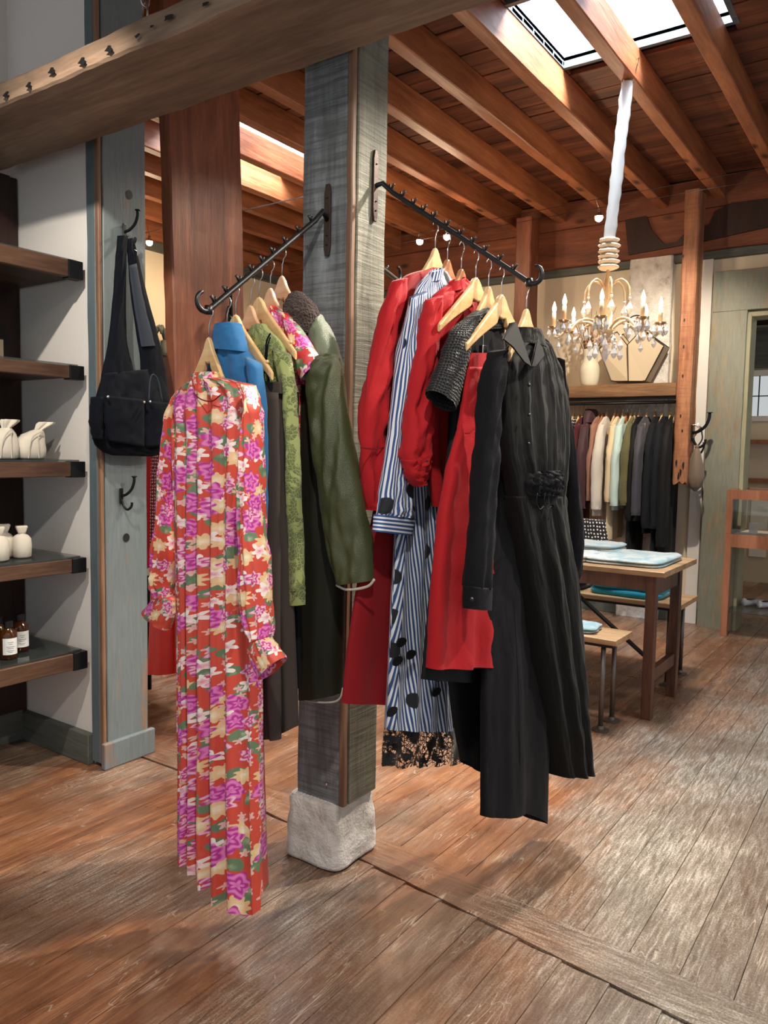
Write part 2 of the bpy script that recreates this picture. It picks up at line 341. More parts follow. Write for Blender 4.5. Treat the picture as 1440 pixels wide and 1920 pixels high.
M['ink'] = plain('grey_ink', (110, 110, 116), .6)
M['candle'] = NT('ivory_candle_sleeve').set(col=srgb(244, 226, 190), rough=.5, sss=.2)
M['flame'] = NT('lit_candle_bulb').set(col=srgb(255, 220, 160), emis=(1, .66, .33, 1), estr=14.)
M['bulb'] = NT('lit_spot_bulb').set(col=srgb(255, 240, 210), emis=(1, .84, .6, 1), estr=45.)
M['bead'] = plain('cream_beaded_arm', (214, 182, 140), .4, .1, 220, .3, .5)
M['gold'] = plain('antique_brass', (186, 140, 84), .35, .6, 90, .3, .3)
M['sleeve'] = NT('translucent_white_fabric').set(col=srgb(186, 186, 186), rough=.85)
M['scrunch'] = fabric('cream_gathered_fabric', (226, 204, 176), .8, .05, .3)
M['vase'] = plain('ribbed_white_ceramic', (208, 202, 180), .6, 0, 40, .04)
M['twig'] = plain('dried_twig', (92, 58, 38), .8)
M['bud'] = plain('pale_willow_bud', (176, 136, 100), .9)
M['teal'] = fabric('teal_knit', (24, 136, 158), .9, .08, .35)
M['navyknit'] = fabric('navy_knit', (30, 34, 54), .9, .08, .35)
def mat_towel(name, a, b):
    t = NT(name); v = t.coord(); n = t.noise(v, 7, 4, 1.2); w = t.noise(v, 70, 4)
    return t.set(col=t.mix(t.ramp(n, [(.42, 0.), (.6, 1.)]), srgb(*a), srgb(*b)), rough=.95, sheen=.2, normal=t.bump(t.math('ADD', n, w), .5, .01))
M['towel'] = mat_towel('cream_and_blue_linen', (200, 192, 176), (160, 178, 180))
M['towel2'] = mat_towel('pale_aqua_linen', (190, 192, 182), (140, 166, 170))
M['chain'] = plain('steel_chain', (176, 170, 158), .3, .9)
M['skyglow'] = NT('bright_window_daylight').set(col=(1, 1, 1, 1), emis=(.8, .92, 1, 1), estr=2.2)
M['shaft'] = wood('whitewashed_shaft_board', (58, 62, 66), (98, 106, 112), (136, 146, 152), 0, .7)
# ------------------------------------------------------------------ mesh builder
class MB:
    def __init__(s): s.v = []; s.f = []; s.uv = []; s.tone = []
    def add(s, vs, fs, uvs=None):
        b = len(s.v); s.v += [Vector(p) for p in vs]
        for i, f in enumerate(fs):
            s.f.append([b+k for k in f]); s.uv.append(uvs[i] if uvs else None)
        return s
    def box(s, a, b):
        x0, y0, z0 = a; x1, y1, z1 = b
        vs = [(x, y, z) for z in (z0, z1) for y in (y0, y1) for x in (x0, x1)]
        return s.add(vs, [(0, 2, 3, 1), (4, 5, 7, 6), (0, 1, 5, 4), (2, 6, 7, 3), (0, 4, 6, 2), (1, 3, 7, 5)])
    def obox(s, c, ax, ay, az):
        c, ax, ay, az = map(Vector, (c, ax, ay, az))
        vs = [c+ax*i+ay*j+az*k for k in (-1, 1) for j in (-1, 1) for i in (-1, 1)]
        return s.add(vs, [(0, 2, 3, 1), (4, 5, 7, 6), (0, 1, 5, 4), (2, 6, 7, 3), (0, 4, 6, 2), (1, 3, 7, 5)])
    def loops(s, rings, cap0=True, cap1=True, uv=None):
        n = len(rings[0]); vs = [p for r in rings for p in r]; fs = []; us = []
        for i in range(len(rings)-1):
            for j in range(n):
                k = (j+1) % n; fs.append((i*n+j, i*n+k, (i+1)*n+k, (i+1)*n+j))
                us.append(None if uv is None else (uv[i][j], uv[i][j+1], uv[i+1][j+1], uv[i+1][j]))
        if cap0: fs.append(tuple(range(n))[::-1]); us.append(None)
        if cap1: fs.append(tuple((len(rings)-1)*n+j for j in range(n))); us.append(None)
        return s.add(vs, fs, us)
    def tube(s, pts, r, n=10, cap=True):
        pts = [Vector(p) for p in pts]; rs = r if isinstance(r, (list, tuple)) else [r]*len(pts); rings = []
        up = None
        for i, p in enumerate(pts):
            d = (pts[min(i+1, len(pts)-1)]-pts[max(i-1, 0)]).normalized()
            if up is None: up = Vector((0, 0, 1)) if abs(d.z) < .9 else Vector((1, 0, 0))
            a = d.cross(up)
            if a.length < 1e-4: a = d.orthogonal()
            a.normalize(); b = a.cross(d).normalized(); up = b
            rings.append([p+(a*math.cos(t*2*PI/n)+b*math.sin(t*2*PI/n))*rs[i] for t in range(n)])
        return s.loops(rings, cap, cap)
    def lathe(s, c, prof, n=24, cap0=True, cap1=True, fn=None):
        c = Vector(c); rings = []
        for r, z in prof: rings.append([c+Vector((math.cos(a)*r*(fn(a, z) if fn else 1), math.sin(a)*r*(fn(a, z) if fn else 1), z)) for a in (k*2*PI/n for k in range(n))])
        return s.loops(rings, cap0, cap1)
    def sphere(s, c, r, n=12, sz=1.):
        return s.lathe(c, [(max(1e-4, r*math.sin(PI*i/8)), -r*sz*math.cos(PI*i/8)) for i in range(9)], n)
    def build(s, name, mat, parent=None, smooth=False, bevel=0., origin=None, solid=0., sub=0, tone=None):
        xs = [p.x for p in s.v]; ys = [p.y for p in s.v]; zs = [p.z for p in s.v]
        if origin is None:
            origin = Vector(parent['_o']) if parent is not None else Vector(((min(xs)+max(xs))/2, (min(ys)+max(ys))/2, min(zs)))
        origin = Vector(origin)
        me = bpy.data.meshes.new(name); me.from_pydata([p-origin for p in s.v], [], s.f)
        if any(u is not None for u in s.uv):
            ul = me.uv_layers.new(name='uv'); li = 0
            for f, u in zip(s.f, s.uv):
                for k in range(len(f)):
                    ul.data[li].uv = u[k] if u else (0, 0); li += 1
        if s.tone:
            for nm, idx in (('tone', 0), ('cross', 1)):
                at = me.attributes.new(nm, 'FLOAT', 'FACE')
                for i, tv in enumerate(s.tone): at.data[i].value = tv[idx]
        if smooth:
            me.polygons.foreach_set('use_smooth', [True]*len(me.polygons))
        me.materials.append(M[mat] if isinstance(mat, str) else mat); me.update()
        o = bpy.data.objects.new(name, me); COL.objects.link(o)
        if parent is not None: o.parent = parent; o['_o'] = parent['_o']
        else: o.location = origin; o['_o'] = tuple(origin)
        if bevel:
            b = o.modifiers.new('bevel', 'BEVEL'); b.width = bevel; b.segments = 2; b.limit_method = 'ANGLE'
        if solid: b = o.modifiers.new('solid', 'SOLIDIFY'); b.thickness = solid; b.offset = 0
        if sub: b = o.modifiers.new('sub', 'SUBSURF'); b.levels = sub; b.render_levels = sub
        return o
def tag(o, label, cat, group=None):
    o['label'] = label; o['category'] = cat
    if group: o['group'] = group
    return o
def thing(name, loc, label, cat, group=None, rz=0.):
    o = bpy.data.objects.new(name, None); COL.objects.link(o); o.location = loc; o.rotation_euler = (0, 0, rz); o['_o'] = tuple(loc)
    o.empty_display_size = .05
    return tag(o, label, cat, group)
def struct(o): o['kind'] = 'structure'; return o
def timber(a, b, ax, jit=.004, seg=14, r=.01, seed=0, chip=0.):
    """hewn timber: box from corner a to corner b, long axis ax, edges rounded and slightly irregular"""
    a, b = Vector(a), Vector(b); o1, o2 = [i for i in range(3) if i != ax]
    w, d = b[o1]-a[o1], b[o2]-a[o2]; k = 5
    loop = []
    for (u0, v0, u1, v1) in ((r, 0, w-r, 0), (w, r, w, d-r), (w-r, d, r, d), (0, d-r, 0, r)):
        for i in range(k): t = i/(k-1); loop.append((u0+(u1-u0)*t, v0+(v1-v0)*t))
    rings = []
    for i in range(seg+1):
        z = a[ax]+(b[ax]-a[ax])*i/seg; ring = []
        for (u, v) in loop:
            p = Vector((0, 0, 0)); p[ax] = z; p[o1] = a[o1]+u; p[o2] = a[o2]+v
            q = Vector((p.x*2.3+seed, p.y*2.3, p.z*2.3)); n1 = noise.noise(q*2)*jit+noise.noise(q*9)*jit*.5; n2 = noise.noise(q*2+Vector((9, 3, 1)))*jit+noise.noise(q*9+Vector((4, 1, 7)))*jit*.5
            p[o1] += n1; p[o2] += n2; ring.append(p)
        rings.append(ring)
    if ax == 1: rings = [r_[::-1] for r_ in rings]
    return MB().loops(rings)
exec_order = None
# ------------------------------------------------------------------ SETTING: floor, ceiling, walls
def build_floor():
    mb = MB(); x0, x1 = -7.2, 1.8; R = random.Random(3)
    def plank(ax0, ay0, ax1, ay1, cross):
        g = .0016; tz = R.uniform(-.0006, .0006); n = len(mb.f)
        mb.add([(ax0+g, ay0+g, tz), (ax1-g, ay0+g, tz), (ax1-g, ay1-g, tz), (ax0+g, ay1-g, tz), (ax0, ay0, -.006), (ax1, ay0, -.006), (ax1, ay1, -.006), (ax0, ay1, -.006)],
               [(0, 1, 2, 3), (4, 5, 1, 0), (5, 6, 2, 1), (6, 7, 3, 2), (7, 4, 0, 3)])
        tv = (R.random(), 1. if cross else 0.); mb.tone.extend([tv]*5)
    w = .146
    nx = int((x1-x0)/w); yb = lambda x: 1.96-.13*min(max(x, -2.6), 1.)
    for i in range(nx):
        xa = x0+i*w
        plank(xa, -1.2, xa+w, yb(xa+w/2), 0)
        y = yb(xa+w/2)+.17
        while y < 10.4:
            L = R.uniform(1.6, 3.8); plank(xa, y, xa+w, min(10.4, y+L), 0); y += L
    xk = [x0, -4.7, -2.6, .2, x1]
    for xa, xb in zip(xk, xk[1:]):
        ya, ye = yb(xa)+.012, yb(xb)+.012; tv = (R.random(), 1.)
        mb.add([(xa+.002, ya, .001), (xb-.002, ye, .001), (xb-.002, ye+.166, .001), (xa+.002, ya+.166, .001), (xa, ya, -.007), (xb, ye, -.007), (xb, ye+.166, -.007), (xa, ya+.166, -.007)],
               [(0, 1, 2, 3), (4, 5, 1, 0), (5, 6, 2, 1), (6, 7, 3, 2), (7, 4, 0, 3)]); mb.tone.extend([tv]*5)
    n = len(mb.f); mb.box((x0, -1.2, -.05), (x1, 10.4, -.008)); mb.tone.extend([(0., 0.)]*6)
    return struct(mb.build('floor', 'floor', origin=(0, 0, 0)))
build_floor()
ZJ, ZD = 3.56, 3.75
SKY = [(-1.92, -.98, 3.84, 4.6), (-4.75, -3.8, 3.9, 5.1)]
def build_ceiling():
    mb = MB(); y = -.6; R = random.Random(5); w = .14; x0, x1 = -7.2, 1.8
    while y < 7.1:
        z = ZD+R.uniform(0, .01); segs = [(x0, x1)]
        for (a, b, c, d) in SKY:
            if y+w > c and y < d:
                segs = [q for (p0, p1) in segs for q in (((p0, min(p1, a)), (max(p0, b), p1)) if p0 < a and p1 > b else ((p0, p1),))]
        for (p0, p1) in segs: mb.box((p0, y+.003, z), (p1, y+w-.003, z+.03))
        y += w
    o = struct(mb.build('ceiling', 'deckm', bevel=.004))
    # dark roof layer above the boards, open at the skylights
    mb = MB(); ys = [-.6, 3.84, 3.9, 4.6, 5.1, 7.1]
    for y0, y1 in zip(ys, ys[1:]):
        xs = [x0]+[v for (a, b, c, d) in SKY[::-1] if y0 >= c-1e-6 and y1 <= d+1e-6 for v in (a, b)]+[x1]
        for i in range(0, len(xs), 2): mb.box((xs[i], y0, ZD+.04), (xs[i+1], y1, ZD+.06))
    struct(mb.build('trim_1', 'black'))
build_ceiling()
def skylight(i, label):
    a, b, c, d = SKY[i]; h = .9; z = ZD+.0
    t = thing('window_%d' % (i+2), ((a+b)/2, (c+d)/2, z), label, 'skylight'); struct(t); del t['category']; del t['label']
    for (p, q) in (((a-.03, c-.03, z), (b+.03, c, z+h)), ((a-.03, d, z), (b+.03, d+.03, z+h)), ((a-.03, c, z), (a, d, z+h)), ((b, c, z), (b+.03, d, z+h))):
        MB().box(p, q).build('shaft_board', 'shaft', t)
    m = MB(); m.box((a-.03, c-.03, z+h), (b+.03, c+.02, z+h+.04)); m.box((a-.03, d-.02, z+h), (b+.03, d+.03, z+h+.04)); m.box((a-.03, c, z+h), (a+.02, d, z+h+.04)); m.box((b-.02, c, z+h), (b+.03, d, z+h+.04))
    fr = m.build('skylight_frame', 'iron', t)
    MB().box((a, c, z+h+.045), (b, d, z+h+.05)).build('pane', 'glass', t)
    return t
skylight(0, 'open skylight shaft between the joists above the hanging chandelier')
skylight(1, 'bright skylight seen between the reddish post and the grey pillar')
xs = [(-2.46+.452*k) for k in range(-10, 9)]
for k, x in enumerate(xs):
    nm = {10: 'above the right rail with hangers, passing over the cable lamps', 11: 'lit white along its side by the near skylight', 12: 'carrying the white sleeve of the chandelier', 13: 'darkest and rightmost, crossing the right end of the skylight',
          9: 'first one right of the grey pillar top, half hidden by it', 8: 'emerging low behind the right side of the grey pillar', 6: 'lit bright by the far skylight, seen left of the grey pillar', 5: 'with blotchy daylight patch, second one below the pillar beam'}.get(k)
    o = timber((x, -.5, ZJ+(.012*math.sin(k*2.1))), (x+.082, 6.98, ZD+.005), 1, .004, 22, .006, k).build('ceiling_joist', 'joist', smooth=False)
    if nm: tag(o, 'reddish brown ceiling joist '+nm, 'joist', 'ceiling joists under the plank roof')
    else: tag(o, 'reddish brown ceiling joist in the row running away to the back wall', 'joist', 'plain ceiling joists further out')
    if not nm: o['label'] = 'plain ceiling joist, '+(['first','second','third','fourth','fifth','sixth','seventh','eighth','ninth','tenth'][k]+' from the far left wall' if k < 10 else ['first','second','third','fourth','fifth'][k-14]+' to the right of the skylight')
# wall behind the rack, door wall
WY = 7.1
dl = on(1341, 512, 1, 7.0); dj = on(1395, 583, 1, 7.0)
struct(MB().box((-6.6, WY, 0), (dl.x+.02, WY+.15, 3.9)).build('wall_back', 'wallcream'))
struct(MB().box((dl.x+.02, WY, dl.z-.02), (1.8, WY+.15, 3.9)).build('wall_back_over_door', 'wallcream'))
g = MB(); 
g = timber((-6.6, 6.98, 3.16), (1.8, 7.12, 3.5), 0, .004, 60, .006, 3); tag(g.build('wall_girder', 'girder'), 'reddish horizontal girder board along the top of the back wall', 'beam')
tag(timber((-6.6, 6.96, 3.5), (1.8, 7.12, 3.74), 0, .004, 60, .006, 8).build('wall_girder', 'girder'), 'upper reddish girder board the joist ends meet at the back wall', 'beam')
struct(MB().box((-6.6, 7.04, 3.10), (1.8, 7.12, 3.162)).build('trim_2', 'greytrimx'))
# burnt peeled board on the girder
p = [on(*q, 1, 6.955) for q in ((1172, 412), (1212, 404), (1222, 432), (1245, 458), (1270, 452), (1280, 440), (1330, 420), (1340, 396), (1372, 380), (1440, 372), (1440, 425), (1320, 452), (1178, 478))]
mb = MB(); mb.add(p+[Vector((q.x, q.y+.02, q.z)) for q in p], [tuple(range(len(p)))]+[(i, i+len(p), (i+1) % len(p)+len(p), (i+1) % len(p)) for i in range(len(p))])
tag(mb.build('charred_board', 'darkwall'), 'dark charred peeling patch of board on the back wall girder, right of the chandelier', 'board')
pa, pb = on(1182, 480, 1, 7.0), on(1262, 470, 1, 7.0)
tag(timber((pa.x, 7.0, 0), (pb.x, 7.085, pa.z), 2, .008, 24, .012, 4).build('plaster_pilaster', 'concrete'), 'rough off-white plaster pilaster on the wall behind the shelf and chandelier', 'pilaster')
struct(MB().box((-6.6, 7.07, 0), (dl.x, 7.11, .13)).build('baseboard_back', 'greytrimx', bevel=.004))
# left cream wall of the far room
struct(MB().box((-6.45, 2.2, 0), (-6.3, 7.1, 3.9)).build('wall_left', 'wallcream'))
struct(MB().box((-6.3, 2.2, 3.34), (-6.24, 7.1, 3.42)).build('trim_3', 'greytrim'))
tag(timber((-6.3, 2.2, 3.42), (-6.2, 7.0, 3.7), 1, .004, 30, .006, 12).build('wall_girder', 'joist'), 'reddish board along the top of the far left cream wall', 'beam')
# alcove with white wall
struct(MB().box((-6.3, 2.13, 0), (-3.05, 2.24, 3.9)).build('wall_alcove', 'wallwhite'))
struct(MB().box((-3.74, -.6, 0), (-3.66, 2.13, 2.72)).build('wall_alcove_back', 'darkwall'))
struct(MB().box((-3.74, 2.0, 2.72), (-3.66, 2.13, 3.9)).build('wall_alcove_upper', 'wallwhite'))
struct(MB().box((-3.6, 2.095, 0), (-3.05, 2.132, .14)).build('baseboard_alcove', 'greytrimx', bevel=.004))
struct(MB().box((-3.66, .2, 0), (-3.58, 2.1, .15)).build('baseboard_left', 'greytrim', bevel=.004))
tag(timber((-3.655, 1.98, 0.01), (-3.585, 2.125, 2.69), 2, .003, 12, .006, 5).build('upright_post', 'darkwall'), 'dark brown upright in the corner at the back of the wall shelves', 'post')
# ------------------------------------------------------------------ timbers
t = thing('overhead_beam', (-1.5, 1.85, 2.70), 'wide weathered plank beam with nail holes crossing the top left of the view', 'beam')
timber((-3.62, 1.662, 2.702), (1.6, 2.048, 2.788), 0, .007, 90, .008, 1).build('plank', 'beam', t, smooth=False)
for (px, py, rr) in ((12, 178, .012), (55, 160, .011), (98, 133, .013), (155, 115, .013), (205, 92, .012), (258, 68, .008), (316, 33, .013), (285, 50, .006), (385, 8, .009)):
    q = on(px, py, 1, 1.654); MB().add([q+Vector((math.cos(a)*rr*1.5*(1+.35*math.sin(3*a+px)), -.002, math.sin(a)*rr*.75*(1+.3*math.sin(2*a+px)))) for a in (k*PI/8 for k in range(16))], [tuple(range(16))]).build('nail_hole', 'black', t)
# central pillar
t = thing('timber_pillar', (-1.67, 2.15, .24), 'weathered blue-grey timber pillar carrying both clothes rails, standing on a concrete block', 'pillar')
timber((-1.775, 2.06, .235), (-1.585, 2.235, 3.6), 2, .003, 40, .006, 2).build('core', 'pillar', t)
timber((-1.585, 2.085, .235), (-1.563, 2.25, 3.6), 2, .003, 40, .004, 6).build('side_board', 'pillar_green', t)
timber((-1.588, 2.058, .235), (-1.565, 2.082, 3.6), 2, .003, 40, .004, 16).build('corner_strip', 'strip', t)
q = on(612, 1470, 1, 2.056); MB().sphere(q, .006).build('screw_head', 'wire', t)
# concrete block
mb = MB(); N = 14; rings = []
for i in range(13):
    z = -.002+.245*i/12; s = .127-.012*(i/12)-(.006 if i in (0, 12) else 0); ring = []
    for k in range(48):
        a = k/48*4; side = int(a); fz = a-side; c = [(-1, -1), (1, -1), (1, 1), (-1, 1)]; p0, p1 = c[side], c[(side+1) % 4]
        x, y = p0[0]+(p1[0]-p0[0])*fz, p0[1]+(p1[1]-p0[1])*fz
        L = (abs(x)**8+abs(y)**8)**(1/8); x, y = x/L, y/L
        q = Vector((-1.69+x*s*1.0, 2.155+y*s*1.02, z)); nn = noise.noise(q*18)*.006+noise.noise(q*50)*.003
        ring.append(q+Vector((x*nn*1.4, y*nn*1.4, noise.noise(q*30)*.004 if i == 12 else 0)))
    rings.append(ring)
tag(mb.loops(rings).build('concrete_block', 'concrete', smooth=False, sub=1), 'rough whitewashed concrete block under the timber pillar', 'block')
# left grey post
t = thing('grey_post', (-3.0, 2.22, 0), 'grey-green painted post with coat hooks beside the wall shelves', 'post')
timber((-3.05, 2.115, .02), (-2.985, 2.36, 3.7), 2, .002, 24, .006, 7).build('blue_grey_side', 'greyside', t)
timber((-2.985, 2.112, .02), (-2.958, 2.13, 3.7), 2, .002, 24, .004, 11).build('corner_bead', 'strip', t)
timber((-2.985, 2.136, .02), (-2.96, 2.36, 3.7), 2, .002, 24, .004, 9).build('front_board', 'greypost', t)
MB().box((-2.962, 2.10, 0), (-2.935, 2.38, .12)).build('base_board', 'greypost', t, bevel=.006)
q = on(243, 365, 0, -2.957); MB().lathe(q, [(.001, 0)], 3); mb = MB(); mb.add([q+Vector((0, math.cos(a)*.016, math.sin(a)*.02)) for a in (k*PI/6 for k in range(12))], [tuple(range(12))]); mb.build('knot_hole', 'black', t)
q = on(237, 1008, 0, -2.957); mb = MB(); mb.add([q+Vector((0, math.cos(a)*.018, math.sin(a)*.02)) for a in (k*PI/6 for k in range(12))], [tuple(range(12))]); mb.build('knot_hole', 'black', t)
# wide rust post
mb = timber((-3.03, 2.46, 0), (-2.96, 2.93, 3.56), 2, .006, 30, .008, 13)
for v in mb.v: v.y += .02+.036*(3.2-v.z)
tag(mb.build('wide_timber_post', 'rust'), 'wide reddish brown knotty post behind the left clothes rail', 'post')
# posts at the rack wall
PY = 6.62
a0, a1 = on(1283, 400, 1, PY), on(1306, 400, 1, PY); zb = on(1270, 900, 1, PY).z
t = thing('timber_post', (a0.x, PY+.08, zb), 'orange-brown rough post with a rotted lower end at the right of the clothes rack', 'post')
mb = timber((a0.x, PY, zb), (a1.x+.02, PY+.2, ZJ), 2, .007, 36, .01, 21)
for v in mb.v:
    if v.z < zb+.001: v.z += .05*noise.noise(Vector((v.x*40, v.y*14, 0)))-.02
mb.build('shaft', 'post', t)
for (px, py) in ((1268, 868), (1276, 885), (1281, 872), (1272, 893)):
    q = on(px, py, 1, PY-.006); MB().add([q+Vector((math.cos(a)*.008, 0, math.sin(a)*.028*(1+.4*math.sin(3*a+px)))) for a in (k*PI/5 for k in range(10))], [tuple(range(10))]).build('rot_hole', 'black', t)
for (px, py) in ((1281, 480), (1283, 600), (1282, 650), (1280, 705), (1279, 808), (1276, 780)):
    q = on(px, py, 1, PY-.005); MB().add([q+Vector((math.cos(a)*.006, 0, math.sin(a)*.014)) for a in (k*PI/5 for k in range(10))], [tuple(range(10))]).build('nail_hole', 'black', t)
b0, b1 = on(967, 430, 1, PY), on(994, 430, 1, PY)
tag(timber((b0.x, PY, 0), (b1.x+.01, PY+.2, ZJ), 2, .007, 30, .01, 25).build('timber_post', 'rust'), 'dark reddish post behind the hooked end of the right clothes rail', 'post')
# ------------------------------------------------------------------ door frame and back room
d0, d1, d2 = dl, on(1402, 600, 1, 7.0), on(1411, 600, 1, 7.15)
zt = on(1395, 583, 1, 7.0).z
jx = on(1388, 800, 1, 7.0).x; jx2 = on(1418, 700, 1, 7.2).x
t = thing('door_1', (d0.x, 7.0, 0), 'worn grey-brown timber frame of the opening to the back room', 'door frame'); struct(t)
timber((d0.x, 6.96, 0), (d0.x+.27, 7.12, zt-.001), 2, .003, 24, .004, 31).build('casing', 'door', t)
timber((d0.x+.262, 6.99, 0), (d0.x+.30, 7.22, zt-.03), 2, .002, 16, .003, 33).build('jamb', 'jamb', t)
timber((d0.x, 6.96, zt), (1.6, 7.12, dl.z), 0, .003, 30, .004, 35).build('header', 'door', t)
timber((d0.x+.27, 7.0, zt-.05), (1.6, 7.22, zt-.002), 0, .002, 20, .003, 36).build('header_jamb', 'jamb', t)
for k in 'label', 'category':
    if k in t: del t[k]
struct(MB().box((d0.x-.13, 7.05, 0), (d0.x-.03, 7.105, 3.1)).build('trim_4', 'wallwhite', bevel=.003))
BY = 10.2
w0, w1 = on(1396, 705, 1, BY), on(1440, 780, 1, BY)
# back room wall with window opening
mb = MB(); X0, X1, Z0, Z1 = w0.x-.1, w0.x+.95, w1.z, w0.z
mb.box((-3.2, BY, 0), (X0, BY+.12, 3.4)); mb.box((X1, BY, 0), (1.8, BY+.12, 3.4)); mb.box((X0, BY, 0), (X1, BY+.12, Z0)); mb.box((X0, BY, Z1), (X1, BY+.12, 3.4))
struct(mb.build('wall_back_room', 'wallcream'))
t = thing('window_1', ((X0+X1)/2, BY, Z0), 'w', 'w'); struct(t); del t['label']; del t['category']
mb = MB(); mb.box((X0-.05, BY-.03, Z0-.06), (X1+.05, BY, Z0)); mb.box((X0-.05, BY-.03, Z1), (X1+.05, BY, Z1+.06)); mb.box((X0-.05, BY-.03, Z0), (X0, BY, Z1)); mb.box((X1, BY-.03, Z0), (X1+.05, BY, Z1)); mb.build('window_frame', 'wallwhite', t)
mb = MB(); mb.box((X0, BY+.03, (Z0+Z1)/2-.006), (X1, BY+.045, (Z0+Z1)/2+.006))
for i in range(1, 4): mb.box((X0+(X1-X0)*i/4-.006, BY+.03, Z0), (X0+(X1-X0)*i/4+.006, BY+.045, Z1))
mb.build('muntin', 'iron', t)
MB().box((X0, BY+.05, Z0), (X1, BY+.055, Z1)).build('pane', 'glass', t)
tag(MB().box((-3, BY-.06, w0.z+.08), (1.6, BY-.03, w0.z+.55)).build('roller_blind', 'greytrimx'), 'dark grey-green panel above the back room window', 'panel')
struct(MB().box((-3.2, 7.25, 3.0), (1.8, BY+.1, 3.1)).build('ceiling_back_room', 'darkwall'))
struct(MB().box((-3.3, 7.25, 0), (-3.2, BY, 3.1)).build('wall_back_room_left', 'wallcream'))
sb = on(1400, 905, 1, BY-.3); sb2 = on(1400, 832, 1, BY-.3)
t = thing('storage_cabinet', (sb.x, BY-.2, 0), 'cream low cabinet with a wooden shelf rail against the back room wall', 'cabinet')
MB().box((-2.4, BY-.28, 0), (.9, BY-.02, sb.z)).build('body', 'canvas', t)
MB().box((-2.4, BY-.3, sb.z), (.9, BY-.02, sb.z+.05)).build('top', 'case', t)
for i in range(14): MB().box((-2.3+i*.22, BY-.3, .3), (-2.12+i*.22, BY-.28, sb.z-.1)).build('door', 'linen', t)
tag(MB().box((-2.4, BY-.2, sb2.z), (1.0, BY-.04, sb2.z+.05)).build('picture_ledge', 'case'), 'thin reddish wooden ledge under the back room window', 'ledge')
# ------------------------------------------------------------------ cable lamps
R = random.Random(2)
ca, cb = on(1440, 313, 1, 5.6), on(700, 458, 1, 5.6)
for (pa_, pb_, lab) in (((1440, 313), (724, 449), 'upper thin steel lamp cable stretched below the joists'), ((1440, 334), (724, 461), 'lower thin steel lamp cable stretched below the joists')):
    A, B = on(*pa_, 1, 5.6), on(*pb_, 1, 5.6); D = (B-A)
    tag(MB().tube([A-D*1.2, A, B, B+D*1.3], .002, 6).build('lamp_cable', 'iron'), lab, 'cable', 'lamp cables')
for z_ in (.06, .09):
    A = on(280, 452, 1, 4.6)+Vector((0, 0, z_)); tag(MB().tube([A+Vector((-1.4, z_*2-.14, 0)), A+Vector((2.2, z_*2-.14, .02))], .0018, 6).build('lamp_cable', 'iron'), ('lower' if z_ < .08 else 'upper')+' thin lamp cable behind the wide reddish post', 'cable', 'lamp cables')
def cable_lamp(q, label):
    t = thing('cable_lamp', q, label, 'lamp', 'small spot lamps on the cables')
    q = Vector(q)
    MB().lathe(q+Vector((0, 0, -.005)), [(.012, .05), (.014, .03), (.024, .012), (.033, 0)], 16).build('reflector', 'wire', t)
    MB().sphere(q+Vector((0, 0, -.012)), .028, 16, 1.).build('bulb', 'bulb', t, smooth=True)
    MB().tube([q+Vector((0, 0, .05)), q+Vector((-.02, 0, .1)), q+Vector((-.03, 0, .14))], .002, 6).build('stem', 'wire', t)
    point('cable_lamp_light', q+Vector((0, 0, -.06)), 9, WARM, .03)
cable_lamp(on(1123, 405, 1, 5.6), 'lit spot lamp hanging alone on the cable left of the white chandelier sleeve')
cable_lamp(on(838, 441, 1, 5.6), 'brightest lit spot lamp, glowing behind the right clothes rail')
cable_lamp(on(787, 450, 1, 5.6), 'lit spot lamp just left of the brightest one, near the grey pillar')
cable_lamp(on(280, 452, 1, 4.6), 'lit spot lamp seen between the grey post and the wide reddish post')
# chain above the beam
t = thing('hanging_chain', on(272, 25, 1, 1.95), 'twisted steel chain end hanging over the overhead beam at top left', 'chain')
q0 = on(272, 22, 1, 1.95)
for i in range(6):
    c = q0+Vector((0, 0, .0+i*.052)); pts = []
    for k in range(17):
        a = k*2*PI/16; w = Vector((math.cos(a)*.014, 0, math.sin(a)*.036)); 
        if i % 2: w = Vector((w.x*.4, w.x, w.z))
        pts.append(c+w)
    MB().tube(pts, .0045, 8, False).build('link', 'chain', t, smooth=True)
